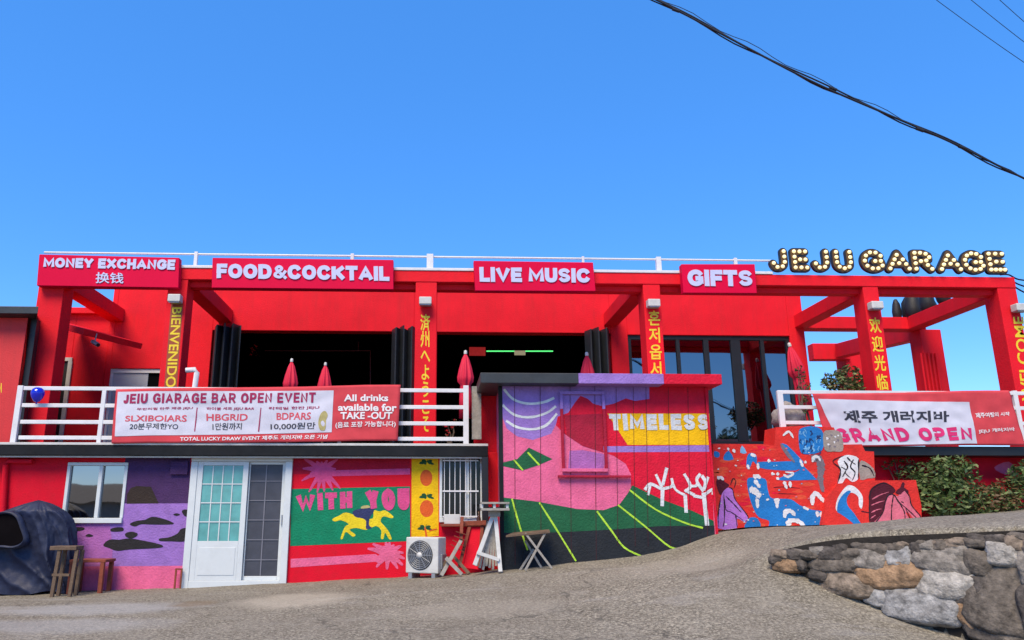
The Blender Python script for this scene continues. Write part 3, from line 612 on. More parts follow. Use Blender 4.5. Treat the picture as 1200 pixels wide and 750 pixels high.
mb = MB(); mb.box(x0 + st + .002, x1 - st - .002, yl + .018, yl + .028, zmid + .002, zl1 - .062, TEAL)
for k in range(1, 4): xx = x0 + st + (x1 - x0 - 2 * st) * k / 4; mb.box(xx - .008, xx + .008, yl + .008, yl + .0165, zmid + .003, zl1 - .063, WPLAST)
for k in range(1, 4): zz = zmid + (zl1 - .06 - zmid) * k / 4; mb.box(x0 + st + .003, x1 - st - .003, yl + .006, yl + .0075, zz - .008, zz + .008, WPLAST)
mb.build('pane', dr)
mb = MB(); x0, x1 = xm_ + .052, b2 - fr_ - .002; yl = YL + .01; st = .055
for bx in ((x0, x0 + st * .4, zl0, zl1), (x1 - st, x1, zl0, zl1), (x0 + st * .4 + .001, x1 - st - .001, zl1 - .04, zl1), (x0 + st * .4 + .001, x1 - st - .001, zl0, zl0 + .06)): mb.box(bx[0], bx[1], yl, yl + .04, bx[2], bx[3], WPLAST)
mb.build('door_leaf', dr, .004, label='narrow white leaf with dark insect screen')
mb = MB(); mb.box(x0 + st * .4 + .002, x1 - st - .002, yl + .02, yl + .03, zl0 + .062, zl1 - .042, SCRN)
GRID = mat('grid_bar', (.16, .16, .19), .5, .1, 3, 0); xx = (x0 + x1) / 2 - .02; mb.box(xx - .009, xx + .009, yl + .010, yl + .0185, zl0 + .063, zl1 - .043, GRID)
for k in range(1, 6): zz = zl0 + (zl1 - zl0) * k / 6; mb.box(x0 + st * .4 + .003, x1 - st - .003, yl + .008, yl + .0095, zz - .007, zz + .007, GRID)
mb.build('pane', dr)
mb = MB(); mb.box(x1 - .03, x1 - .012, yl - .03, yl - .002, (zl0 + zl1) / 2 - .08, (zl0 + zl1) / 2 + .08, GREYM); mb.build('handle', dr)
# barred window
w2 = sliding_window(W2, YL, WPLAST, GLASS3, X(548, 570, YL), .045)
mb = MB(); a, b2, z0, z1 = W2
for k in range(7): xx = a + .08 + (b2 - a - .2) * k / 6; mb.box(xx - .006, xx + .006, YL - .075, YL - .059, z0 + .06, z1 - .04, WHITE)
for zz in (z0 + .09, (z0 + z1) / 2 - .05, z1 - .1): mb.box(a + .05, b2 - .08, YL - .088, YL - .076, zz - .012, zz + .012, WHITE)
mb.build('window_bars', bld)

# lettering on the columns
def column_text(ci, body, quad, rot=0, line=1.0, bold=.018):
    mb = MB(); mb.text(body, quad, Y1, YELT, 3, bold, rot=rot, line=line, align='CENTER', jag=.004)
    mb.build('column_lettering', bld)
column_text(1, 'BIENVENIDOS', [(202, 360), (213, 360), (205, 462), (193, 462)], -90)
mb = MB(); mb.poly([(200.5, 356), (214.5, 356), (206, 470), (191, 470)], Y1, mat('brown_banner', (.30, .06, .02), .6, .2, 10, .05), 1); mb.build('column_banner', bld)
column_text(2, '済\n州\nへ\nよ\nう\nこ\nそ', [(492.5, 368), (504, 368), (505, 506), (493, 506)], 0, .95)
column_text(3, '혼\n저\n옵\n서\n예', [(759.5, 364), (773, 364), (778, 462), (763, 462)], 0, 1.05)
column_text(4, '欢\n迎\n光\n临', [(1018, 372), (1031, 372), (1042, 457), (1028, 457)], 0, 1.15)
column_text(5, 'WELCOME', [(1187, 371), (1199, 371), (1212, 470), (1198, 470)], 90)

# ------------------------------------------------------------------ signs on the portal beam
def sign(quad, texts, label, depth=.16):
    Ys = Y1 - .18; T = [pix(*p, Ys) for p in quad]
    o = thing('sign_board', ((T[2].x + T[3].x) / 2, Y1, min(T[2].z, T[3].z)), label, 'sign', 'crimson sign boards on the portal beam')
    mb = MB(); v = T + [p + Vector((0, depth, 0)) for p in T]
    mb.add(v, [(3, 2, 1, 0), (4, 5, 6, 7), (0, 1, 5, 4), (1, 2, 6, 5), (2, 3, 7, 6), (3, 0, 4, 7)], CRIM); mb.build('panel', o, .006)
    for body, q_, bold in texts:
        mb = MB()
        if body.isascii(): mb.brush(body, q_, Ys, LETT, 1, .285, .06, depth=.014)
        else: mb.text(body, q_, Ys, LETT, 1, bold, depth=.014)
        mb.build('lettering', o)
sign([(46, 298), (210, 302), (209, 337), (43, 334.5)], [('MONEY EXCHANGE', [(51.5, 302), (206, 304.5), (205, 316.5), (51, 313.5)], .035), ('换钱', [(113, 319), (145, 320), (145, 332.5), (112, 332)], .012)], 'crimson sign reading MONEY EXCHANGE with two Chinese characters below')
sign([(249, 302), (461, 304.5), (461, 339), (248, 337)], [('FOOD&COCKTAIL', [(254, 309), (456, 312.5), (456.5, 329.5), (254, 326)], .035)], 'widest crimson sign reading FOOD&COCKTAIL above the bar opening')
sign([(555, 305.5), (695, 307.5), (698, 341), (557, 340.5)], [('LIVE MUSIC', [(561.5, 313), (691, 315), (691.5, 331.5), (562, 330.5)], .035)], 'crimson sign reading LIVE MUSIC beside the middle column')
sign([(798.5, 309.5), (884.5, 309.5), (887, 343.5), (801, 343)], [('GIFTS', [(805, 316), (881, 317), (882, 335.5), (806, 335.5)], .04)], 'short crimson sign reading GIFTS above the tall dark windows')

# marquee letters
STK = {'J': [[(.10, .30), (.22, .12), (.45, .08), (.68, .16), (.78, .35), (.78, .92)]],
       'E': [[(.2, .92), (.2, .08)], [(.2, .92), (.88, .92)], [(.2, .5), (.85, .5)], [(.2, .08), (.9, .08)]],
       'U': [[(.14, .92), (.14, .3), (.3, .1), (.5, .06), (.7, .1), (.86, .3), (.86, .92)]],
       'G': [[(.86, .74), (.66, .9), (.42, .92), (.2, .78), (.1, .5), (.18, .22), (.42, .07), (.68, .08), (.88, .2), (.88, .46), (.58, .46)]],
       'A': [[(.08, .08), (.5, .92), (.92, .08)], [(.28, .36), (.72, .36)]],
       'R': [[(.14, .08), (.14, .92), (.58, .92), (.82, .8), (.82, .6), (.58, .48), (.14, .48)], [(.52, .48), (.88, .08)]]}
proto_bulb = None
def marquee(ch, p0, p1, label):
    Ym = Y1 + .05; a = pix(p0, 324.5 + (p0 - 1000) * .006, Ym); b_ = pix(p1, 292, Ym); zb = zb1 + .012; W_ = b_.x - a.x; H_ = .575
    o = thing('marquee_letter', ((a.x + b_.x) / 2, Ym, zb), label, 'marquee letter', 'bulb lit marquee letters on the roof beam')
    bw = .168; P = lambda u, v, y=0: Vector((a.x + bw / 2 + u * (W_ - bw), Ym + y, zb + bw / 2 + v * (H_ - bw)))
    mb = MB(); fc = MB(); bulbs = []; off = 0
    for st in STK[ch]:
        pts = smooth_loop(st, 4, False) if len(st) > 4 and ch != 'R' else st
        for (w_, yb, yf, tgt, m_) in ((bw, -.05, -.11, mb, BLACK), (bw - .04, -.1135, -.1145, fc, BRONZ)):
            for u, v in zip(pts[:-1], pts[1:]):
                off += 1; e = .0004 * (off % 7) * (1 if tgt is mb else .6); A, B = P(*u), P(*v); d = (B - A); d = Vector((d.x, 0, d.z)).normalized(); nn = Vector((-d.z, 0, d.x)) * (w_ / 2)
                ringp = []
                for c_, ang0 in ((B, 90), (A, 270)):
                    for k in range(7):
                        t = R(ang0 - 180 * k / 6); ringp.append(c_ + d * (w_ / 2 * math.cos(t)) + nn * math.sin(t))
                N_ = len(ringp); vv = [p + Vector((0, yf - e, 0)) for p in ringp] + [p + Vector((0, yb, 0)) for p in ringp]
                tgt.add(vv, [tuple(range(N_))[::-1]] + [(i, (i + 1) % N_, N_ + (i + 1) % N_, N_ + i) for i in range(N_)] + [tuple(range(N_, 2 * N_))], m_)
        # bulbs evenly along the stroke
        PP = [P(*u) for u in pts]; ln = [0]
        for u, v in zip(PP[:-1], PP[1:]): ln.append(ln[-1] + (v - u).length)
        nb = max(2, round(ln[-1] / .112) + 1)
        for k in range(nb):
            s_ = ln[-1] * k / (nb - 1)
            for i in range(len(ln) - 1):
                if s_ <= ln[i + 1] + 1e-6: break
            t = (s_ - ln[i]) / max(1e-6, ln[i + 1] - ln[i]); q_ = PP[i].lerp(PP[i + 1], t)
            if all((q_ - z_).length > .085 for z_ in bulbs): bulbs.append(q_)
    mb.build('letter_body', o); fc.build('letter_face', o)
    global proto_bulb
    for q_ in bulbs:
        if proto_bulb is None:
            m_ = MB(); m_.lathe((0, 0, 0), [(.022, 0), (.036, -.014), (.039, -.032), (.028, -.053), (.001, -.062)], BULB, 10, 'y'); me = m_.build('bulb', origin=(0, 0, 0)); proto_bulb = me; bo = me
        else: bo = proto_bulb.copy(); C.objects.link(bo)
        bo.parent = o; bo.location = q_ - Vector(o.location) + Vector((0, -.116, 0))
for ch, p0, p1, lb in (('J', 898, 923, 'first bulb studded marquee letter J leftmost on the roof beam'), ('E', 921, 946, 'bulb studded marquee letter E between the two letters J'), ('J', 947, 972, 'second bulb studded marquee letter J just before the letter U'), ('U', 971, 998, 'bulb studded marquee letter U the only one on the roof beam'),
                       ('G', 1004, 1034, 'first bulb studded marquee letter G right after the letter U'), ('A', 1033, 1064, 'bulb studded marquee letter A between the letters G and R'), ('R', 1062, 1091, 'bulb studded marquee letter R the only one on the roof beam'), ('A', 1093, 1123, 'bulb studded marquee letter A right after the letter R'),
                       ('G', 1121, 1150, 'second bulb studded marquee letter G next to the final E'), ('E', 1148, 1174, 'last bulb studded marquee letter E at the right end of the beam')):
    marquee(ch, p0, p1, lb)

# white box lamps on the columns
lamp = None
for i, (px, py, lb) in enumerate(((206, 351, 'white box floodlight on the column with the vertical yellow BIENVENIDOS banner'), (498.5, 354, 'white box floodlight on the middle column with Japanese lettering'), (765, 356.5, 'white box floodlight on the column with Korean lettering'), (1025, 359, 'white box floodlight on the column with Chinese lettering'), (1193.5, 361.5, 'white box floodlight on the rightmost column at the frame edge'))):
    p = pix(px, py, Y1 - .1)
    if lamp is None:
        lamp = thing('floodlight', p, lb, 'floodlight', 'white box floodlights on the columns')
        mb = MB(); mb.box(p.x - .12, p.x + .12, p.y - .12, p.y + .06, p.z - .07, p.z + .08, OFFW); mb.build('housing', lamp, .015)
        mb = MB(); mb.box(p.x - .10, p.x + .10, p.y - .10, p.y + .03, p.z - .085, p.z - .071, GREYM); mb.build('lens', lamp)
        mb = MB(); mb.box(p.x - .03, p.x + .03, p.y + .061, p.y + .099, p.z - .03, p.z + .04, GREYM); mb.build('bracket', lamp)
    else:
        o = copy_tree(lamp); o.location = p; o['label'] = lb

# roof railing
rr = thing('roof_railing', (X(500, 310, Y1 + .3), Y1 + .2, zb1 + .06), 'thin white railing along the top of the red portal beam', 'railing')
Yr = Y1 + .2; zr = Z(230, 297.5, Yr); zr2 = Z(905, 305.5, Yr)
mb = MB(); p0, p1 = pix(52, 296, Yr), pix(905, 305.5, Yr); zr = (p0.z + p1.z) / 2; mb.tube([(p0.x, Yr, zr), (p1.x, Yr, zr)], .022, WHITE, 8); mb.build('rail', rr)
for px, wpx in ((230, 4), (413, 4), (504, 8), (683, 3), (771, 6), (861, 4)):
    mb = MB(); x0 = X(px, 300, Yr); h = wpx / 60 / 2; mb.box(x0 - h, x0 + h, Yr - h, Yr + h, zb1 + .061, zr + .045, WHITE); mb.build('post', rr, .005)

# balcony railings
def railing(label, Yq, segs, posts, loc):
    o = thing('balcony_railing', loc, label, 'railing', 'white balcony railings')
    for (pa, pb) in segs:
        mb = MB(); a, c = pix(*pa, Yq), pix(*pb, Yq); mb.box(a.x, c.x, Yq - .022, Yq + .022, (a.z + c.z) / 2 - .032, (a.z + c.z) / 2 + .032, WHITE); mb.build('rail', o, .006)
    for (px, py0, py1, wd) in posts:
        mb = MB(); t, bt = pix(px, py0, Yq), pix(px, py1, Yq); mb.box(t.x - wd, t.x + wd, Yq - .03, Yq + .03, bt.z, t.z, WHITE); mb.build('post', o, .006)
    return o
Yb = 12.84
railing('long white four bar balcony railing on the left above the purple mural', Yb,
        [((28, 456.5), (546, 456.5)), ((26, 476.5), (546, 476)), ((24, 496), (546, 495)), ((22, 514.5), (546, 513))],
        [(25, 452, 521, .045), (546, 452, 521, .045), (123, 458, 521, .035), (230, 458, 521, .03), (400, 458, 521, .03)], (X(285, 520, Yb), Yb, ZF))
Yb2 = 13.26
railing('white balcony railing on the right above the red mural steps', Yb2,
        [((911, 460.5), (1260, 460.5)), ((913, 478), (1260, 478)), ((915, 496), (1260, 496))], [(913, 458, 502, .05), (1188, 458, 521, .04), (1060, 460, 521, .03)], (X(1050, 520, Yb2), Yb2, ZR))

# banners
def blerp(q, u, v):
    t = [(q[0][i] * (1 - u) + q[1][i] * u) for i in (0, 1)]; b_ = [(q[3][i] * (1 - u) + q[2][i] * u) for i in (0, 1)]
    return (t[0] * (1 - v) + b_[0] * v, t[1] * (1 - v) + b_[1] * v)
def gridq(mb, q, Y, m, layer, nu=48, nv=12):
    v = [pix(*blerp(q, i / nu, j / nv), Y - .0010 * layer) for j in range(nv + 1) for i in range(nu + 1)]
    mb.add(v, [(j * (nu + 1) + i, (j + 1) * (nu + 1) + i, (j + 1) * (nu + 1) + i + 1, j * (nu + 1) + i + 1) for j in range(nv) for i in range(nu)], m, True)
def wavy(amp, seed):
    def f(p):
        d = amp * (math.sin(p.x * 2.1 + p.z * 3.2 + seed) + .6 * noise.noise(Vector((p.x * 1.7, p.z * 2.6, seed))) + .5 * math.sin(p.z * 6 + p.x * 1.3))
        d += amp * .9 * noise.noise(Vector((p.x * 4 + p.z * 3, p.z * 5 - p.x * 2, seed + 4)))
        return Vector((p.x, p.y + d, p.z - .012 * abs(math.sin(p.x * .9 + seed))))
    return f
def sub(q, u0, v0, u1, v1): return [blerp(q, u0, v0), blerp(q, u1, v0), blerp(q, u1, v1), blerp(q, u0, v1)]
bq = [(135.5, 455.5), (469.5, 450.5), (466, 516), (131, 519.5)]
Yn = 12.72; o = thing('event_banner', (X(300, 518, Yn), Yn, ZF), 'long red and white banner reading JEIU GIARAGE BAR OPEN EVENT on the left railing', 'banner'); wf = wavy(.012, 1.0)
mb = MB(); gridq(mb, bq, Yn, BAN_R, 0, 90, 24); c_ = mb.build('cloth', o, disp=wf)
sm_ = c_.modifiers.new('thick', 'SOLIDIFY'); sm_.thickness = .006; sm_.offset = -1
wq = [(137.5, 458.5), (391, 457), (388.5, 506), (135, 511)]
mb = MB(); gridq(mb, wq, Yn, BAN_W, 5, 90, 24); mb.build('white_panel', o, disp=wf)
def btext(body, q, m, bold=.02, layer=9, jag=0.0, **k):
    mb = MB(); mb.text(body, q, Yn, m, layer, bold, jag=jag, **k); mb.build('lettering', o, disp=wf)
mb = MB(); mb.brush('JEIU GIARAGE BAR OPEN EVENT', [(145, 461), (370, 459), (369.5, 471), (144, 472.5)], Yn, BAN_T, 9, .22, .16); mb.build('lettering', o, disp=wf)
btext('SLXIBOIARS', [(147, 486.5), (219, 486), (218.5, 493.5), (146.5, 494)], BAN_S, .02, jag=.008); btext('20분무제한YO', [(152.5, 496), (209, 495.5), (208.5, 503), (152, 503.5)], BAN_K, .012, jag=.008)
btext('무한리필 안주 제공 JEJU', [(160, 477.5), (226, 476), (225.5, 479.5), (160, 481)], BAN_T, .02, jag=.006)
btext('HBGRID', [(242, 484.5), (291, 484), (290, 492), (242, 492.5)], BAN_S, .02, jag=.008); btext('1만원까지', [(249, 495), (284, 494.5), (283, 503), (249, 503.5)], BAN_K, .012, jag=.006)
btext('하이볼 세트 JEJU BAR', [(242, 476.5), (299, 476), (298, 480), (242, 480.5)], BAN_T, .02, jag=.006)
btext('BDPARS', [(324, 483), (365, 482.5), (364, 491), (324, 491.5)], BAN_S, .02, jag=.006); btext('10,000원만', [(317, 495), (370, 494), (369, 502.5), (317, 503.5)], BAN_K, .015, jag=.006)
btext('칵테일 한잔 JEJU', [(315, 476), (374, 475), (374, 479), (315, 480)], BAN_T, .02, jag=.006)
btext('TOTAL LUCKY DRAW EVENT 제주도 개러지바 오픈 기념', [(211, 511), (384, 508.5), (383, 513.5), (211, 516.5)], BAN_L, .02, jag=.004)
mb = MB()
for px in (231, 306): mb.stroke([(px, 477), (px - 3, 505)], .018, Yn, BAN_T, 9)
mb.poly([(376, 484), (381, 481), (384, 486), (382, 492), (381, 503), (375, 503), (373, 494)], Yn, OCHRE, 9, 3); mb.build('print', o, disp=wf)
btext('All drinks', [(403, 462), (455, 462), (455, 470), (403, 470)], BAN_L, .03); btext('available for', [(396, 473), (465, 473), (465, 482), (396, 481)], BAN_L, .03)
btext('TAKE -OUT', [(399, 482.5), (460, 482.5), (459, 491), (399, 491)], BAN_L, .03); btext('(음료 포장 가능합니다)', [(393, 494), (464, 493), (463.5, 500.5), (393, 502)], BAN_L, .02)
bq2 = [(951, 461), (1182, 457), (1201, 521.5), (972, 522.5)]; Yn = 13.12
o = thing('grand_open_banner', (X(1080, 520, Yn), Yn, ZR), 'red and white banner reading GRAND OPEN hung on the right railing', 'banner'); wf = wavy(.018, 4.2)
mb = MB(); gridq(mb, bq2, Yn, BAN_R, 0, 90, 24); c_ = mb.build('cloth', o, disp=wf); sm_ = c_.modifiers.new('thick', 'SOLIDIFY'); sm_.thickness = .006; sm_.offset = -1
mb = MB(); gridq(mb, [(958, 467), (1136, 471), (1146, 519.5), (985, 521)], Yn, BAN_W, 5, 70, 24); mb.build('white_panel', o, disp=wf)
btext('제주 개러지바', [(986, 480), (1113, 481), (1113, 494), (990, 495)], BAN_K, .035, jag=.006)
mb = MB(); mb.brush('GRAND OPEN', [(975, 501), (1138, 500.5), (1141, 515.5), (984, 517.5)], Yn, BAN_P, 9, .27, .22, .035); mb.build('lettering', o, disp=wf)
btext('제주여행의 시작', [(1143, 483.5), (1183, 482), (1183, 486.5), (1145, 490)], BAN_L, .02, jag=.006); btext('JEJU 개러지바', [(1146, 503), (1188, 500), (1189, 505), (1148, 508)], BAN_L, .02, jag=.006)

# balloon, downpipe, camera
p = pix(44, 462, 12.7); o = thing('balloon', p, 'shiny blue balloon tied to the left railing', 'balloon')
mb = MB(); mb.lathe(p, [(.001, -.14), (.045, -.115), (.085, -.06), (.105, 0), (.105, .035), (.085, .08), (.05, .105), (.001, .115)], BALN, 20); mb.build('skin', o); mb = MB(); mb.lathe(p, [(.004, -.135), (.018, -.16), (.001, -.16)], BALN, 8); mb.build('knot', o)
mb = MB(); a = pix(218, 434, 14.3); b2_ = pix(231, 433, 14.3); c2_ = pix(226, 470, 14.3); mb.tube([a, (b2_ - a) * .8 + a, b2_ + Vector((0, 0, -.06)), c2_], .05, WHITE, 10); one('drain_pipe', mb, 'short white bent drain pipe behind the event banner', 'pipe')
o = thing('security_camera', pix(113, 402, 15.5), 'small dark security camera under the left red canopy', 'camera'); p = Vector(o.location)
mb = MB(); mb.tube([p + Vector((-.12, .1, .05)), p + Vector((.06, -.05, -.05))], .045, GREYM, 10); mb.build('body', o); mb = MB(); mb.tube([p + Vector((.061, -.051, -.051)), p + Vector((.07, -.06, -.057))], .036, BLACK, 10); mb.build('lens', o); mb = MB(); mb.tube([p + Vector((-.06, .06, .06)), p + Vector((-.06, .1, .22))], .015, GREYM, 8); mb.build('bracket', o)

# folded parasols on the balcony
par = None
for (px, ytop, Yp, sc, lb) in ((545.5, 411, 13.9, 1.0, 'closed red parasol with white tip beside the railing end post'), (342, 420.5, 14.0, .9, 'closed red parasol left of a pair behind the event banner'), (381.5, 425, 14.2, .86, 'closed red parasol right of a pair behind the event banner'), (687.5, 413, 15.6, 1.15, 'closed red parasol standing behind the lavender roof edge')):
    tip = pix(px, ytop, Yp); base = Vector((tip.x, Yp, tip.z - 2.1 * sc))
    if par is None:
        par = thing('closed_parasol', base, lb, 'parasol', 'closed red parasols on the balcony'); H = tip.z - base.z
        def cl(zz, r, k=8, tw=0):
            return [base + Vector(((r * (1 + .16 * math.cos(k * t + tw))) * math.cos(t), (r * (1 + .16 * math.cos(k * t + tw))) * math.sin(t), zz)) for t in [2 * math.pi * i / 48 for i in range(48)]]
        prof = [(H - .06, .018), (H - .16, .06), (H - .34, .105), (H - .50, .135), (H - .58, .13), (H - .64, .085), (H - .70, .09), (H - .9, .10), (H - 1.25, .105), (H - 1.26, .02)]
        rings = [cl(zz, r, 8, i * .15) for i, (zz, r) in enumerate(prof)]; mb = MB(); mb.add([q_ for rg in rings for q_ in rg], [(i * 48 + k, (i + 1) * 48 + k, (i + 1) * 48 + (k + 1) % 48, i * 48 + (k + 1) % 48) for i in range(len(rings) - 1) for k in range(48)], PARA, True); mb.build('canopy', par)
        mb = MB(); mb.tube([base, base + Vector((0, 0, H - .05))], .02, WOOD, 8); mb.build('pole', par)
        mb = MB(); mb.lathe(base, [(.03, H - .065), (.032, H - .03), (.025, H), (.001, H + .012)], OFFW, 10); mb.build('finial', par)
    else:
        o = copy_tree(par); o.location = base; o.scale = (sc, sc, sc); o['label'] = lb
o = copy_tree(par); t_ = pix(949, 412, 16.8); o.location = (t_.x - .05, 16.8, t_.z - 2.4); o.scale = (1.25, 1.25, 1.25); o.rotation_euler = (0, R(-9), 0); o['label'] = 'closed red parasol leaning at the right end of the dark windows'

# black bundles on the back beam
h_cb = zb1 - Z(500, 337.5, Y1) - .05
bb = [(1049, 371, 9, .10), (1062, 366, 14, .16), (1077, 364, 12, .17), (1090, 366, 14, .13), (1101, 356, 14, .19), (1114, 352, 10, .17), (1126, 349, 9, .14)]
for i, (px, py, wpx, r) in enumerate(bb):
    p = pix(px, py, 18.0 + .0 * i); mb = MB(); bx_, by_ = (p.x, 17.9) if i < 4 else (xbc - .02 * i + .08, (17.62, 17.05, 16.45)[i - 4]); mb.lathe((bx_, by_, zc + .152 if i < 4 else zc + h_cb / 2 + .002), [(r * .8, 0), (r, .06), (r * 1.02, .18), (r * .8, .30 + r * .8), (r * .4, .40 + r * 1.0), (.001, .42 + r)], RUBB, 14)
    lb = ['smallest black bundle leftmost on the back beam', 'round black bundle second from left on the back beam', 'upright black bundle third from left on the back beam', 'low black bundle fourth from left on the back beam', 'largest black bundle fifth from left on the back beam', 'black bundle sixth from left on the back beam', 'black bundle rightmost beside the sloping cross beam'][i]
    one('black_bundle', mb, lb, 'bundle', 'black bundles along the back beam', disp=lambda q_, s=i: q_ + Vector((.035 * noise.noise(q_ * 5), .03 * noise.noise(q_ * 5 + Vector((3, 1, s))), .04 * noise.noise(q_ * 4 + Vector((1, s, 2))))))

# ------------------------------------------------------------------ neighbour on the left
Yn0 = 14.25; xn0, xn1 = -16, X(26, 420, Yn0); xn2 = X(30, 420, 18.5); z_ = Z(10, 372, Yn0)
def plan(mb, xf, xb, yf, yb, z0, z1, m):
    v = [(xn0, yf, z0), (xf, yf, z0), (xb, yb, z0), (xn0, yb, z0)]; v = v + [(x, y, z1) for x, y, _ in v]
    mb.add(v, [(3, 2, 1, 0), (4, 5, 6, 7), (0, 1, 5, 4), (1, 2, 6, 5), (2, 3, 7, 6), (3, 0, 4, 7)], m)
o = thing('neighbour_house', (xn0 + 3, Yn0, ZF - .03), 'plain red neighbouring house with dark flat roof edge at far left', 'building')
mb = MB(); plan(mb, xn1, xn2, Yn0, 18.5, ZF - .028, z_ - .002, REDN); mb.text('b|', [(-3, 449), (2, 449), (2, 460), (-3, 460)], Yn0, YELT, 1, .03); mb.build('wall', o, .01)
mb = MB(); plan(mb, X(44, 368, Yn0 - .3), X(44, 368, 18.7), Yn0 - .3, 18.7, z_, z_ + .14, FASC); mb.build('roof', o, .01)
mb = MB(); mb.box(xn1 + .01, xn1 + .12, Yn0 + .1, Yn0 + .24, ZF - .025, z_ - .004, BLACK); mb.build('gap_shade_strip', o)  # black strip added to stand for the shaded gap beside the house

# ------------------------------------------------------------------ painted shed
t5 = lambda x, y: (560 + x / 3.26, 430 + y / 3.26)
sh0, sh1 = X(589, 560, YS), X(834.5, 560, YS); zs0, zs1 = Z(700, 437.5, YS - .3), Z(700, 449.5, YS - .3)
o = thing('painted_shed', ((sh0 + sh1) / 2, YS, .6), 'metal clad shed painted pink, red and green with the word TIMELESS', 'shed')
mb = MB(); mb.box(sh0, sh1, YS, YS + 2.0, .3, zs1 - .003, S_PINK)
PL = lambda pts, m, l, c=0: mb.poly([t5(*p) for p in pts], YS, m, l, c)
xr9 = 894
PL([(92, 62), (655, 62), (655, 160), (480, 175), (330, 205), (300, 215), (280, 255), (210, 279), (150, 265), (110, 235), (93, 190)], S_LAV, 1)
PL([(655, 62), (879, 62), (884, 180), (893, 330), (901, 600), (760, 540), (585, 455), (585, 410), (565, 370), (520, 340), (480, 325), (400, 300), (330, 255), (298, 222), (305, 190), (345, 175), (372, 135), (392, 110), (420, 122), (440, 140), (475, 150), (520, 140), (565, 120), (600, 130), (655, 122)], S_RED, 2)
PL([(330, 185), (480, 178), (480, 327), (400, 302), (340, 262)], S_RED2, 3)
PL([(495, 178), (884, 178), (890, 298), (572, 298)], S_YEL, 3)
PL([(478, 303), (891, 299), (892, 324), (482, 326)], S_LAV, 3)
PL([(350, 320), (400, 318), (480, 332), (490, 345), (480, 390), (345, 390)], PUR_P, 1.5)
PL([(91, 498), (230, 515), (380, 543), (480, 547), (540, 527), (575, 480), (590, 452), (700, 505), (820, 550), (901, 588), (903, 625), (91, 645)], S_GRN, 4)
PL([(86, 634), (300, 632), (500, 622), (700, 608), (904, 606), (910, 790), (84, 800)], S_DRK, 5)
PL([(92, 366), (150, 352), (195, 308), (285, 352), (232, 375), (170, 395), (92, 378)], S_GRN, 3)
ST = lambda pts, wd, m, l=6: mb.stroke([t5(*p) for p in pts], wd, YS, m, l)
for a in ([(190, 326), (212, 350), (235, 375)], [(138, 355), (155, 375), (172, 395)], [(130, 503), (160, 610), (190, 700)], [(235, 518), (300, 620), (375, 742)], [(455, 551), (510, 625), (560, 690), (630, 725)], [(535, 527), (640, 610), (735, 688), (790, 690)], [(580, 470), (680, 545), (790, 595), (860, 615)]): ST(a, .027, S_LIME)
for a in ([(100, 85), (135, 123), (190, 140), (250, 135), (292, 118)], [(94, 145), (140, 183), (200, 192), (262, 176), (298, 150)], [(108, 205), (150, 230), (210, 238), (262, 222), (302, 178)]): ST(a, .04, S_WHT, 3)
for a, wd in (([(704, 532), (706, 462)], .075), ([(706, 470), (660, 447), (638, 470)], .06), ([(660, 447), (650, 490)], .05), ([(704, 462), (680, 410)], .06), ([(706, 452), (722, 385)], .06), ([(708, 465), (742, 455), (740, 425)], .055), ([(796, 557), (792, 488)], .07), ([(792, 490), (755, 468), (740, 425)], .05), ([(790, 475), (812, 455), (788, 408)], .06), ([(812, 455), (836, 452), (836, 420)], .055), ([(790, 470), (828, 490)], .06),
             ([(876, 606), (862, 480)], .08), ([(864, 500), (824, 492)], .06), ([(862, 475), (836, 435), (850, 408)], .065), ([(862, 470), (880, 420)], .06), ([(864, 490), (896, 468), (898, 488)], .06), ([(862, 470), (870, 440), (855, 415)], .07)): ST(a, wd * .78, S_WHT, 7)
mb.brush('TIMELESS', [t5(500, 180), t5(882, 180), t5(884, 240), t5(506, 242)], YS, S_WHT, 6, .30, .14, .025)
for px in (603, 633, 668, 697, 722, 742, 757, 783, 806, 826): mb.stroke([(px, 451), (px + (px - 540) * .012 , 662 if px < 700 else 640)], .007, YS, SEAM, 9, curve=0)
mb.build('wall', o)
mb = MB(); mb.box(sh0 - .05, sh0 + .012, YS - .012, YS + .06, .3, zs1 - .005, FASC2); mb.build('corner_post', o, .004)
mb = MB(); mb.box(sh1 - .012, sh1 + .02, YS - .03, YS + .06, .6, zs1 - .005, S_RED); mb.build('corner_post', o, .004)
mb = MB()
for a, b2_, m_ in ((563, 678, FASC), (678, 778, S_LAV), (778, 846, S_RED)): mb.box(X(a, 443, YS - .3), X(b2_, 443, YS - .3) - .001, YS - .3, YS + 2.3, zs1, zs0, m_)
mb.build('roof', o, .008)
# painted over window
mb = MB(); wx0, wx1, wz0, wz1 = X(657, 510, YS), X(710, 510, YS), Z(684, 553, YS), Z(684, 459, YS)
for bx in ((wx0, wx1, wz1 - .05, wz1, S_LAV), (wx0, wx1, wz0, wz0 + .05, S_PINK)): mb.box(bx[0], bx[1], YS - .055, YS - .018, bx[2], bx[3], bx[4])
for xx in (wx0, wx1 - .045):
    mb.box(xx, xx + .045, YS - .054, YS - .018, (wz0 + wz1) / 2 + .35, wz1 - .052, S_LAV); mb.box(xx, xx + .045, YS - .054, YS - .018, wz0 + .052, (wz0 + wz1) / 2 + .349, S_RED2)
fr = mb.build('window', o, .004); mb = MB(); mb.box(wx0 - .07, wx1 + .35, YS - .075, YS - .02, wz0 - .09, wz0 - .055, S_RED2); mb.build('sill', fr, .004)

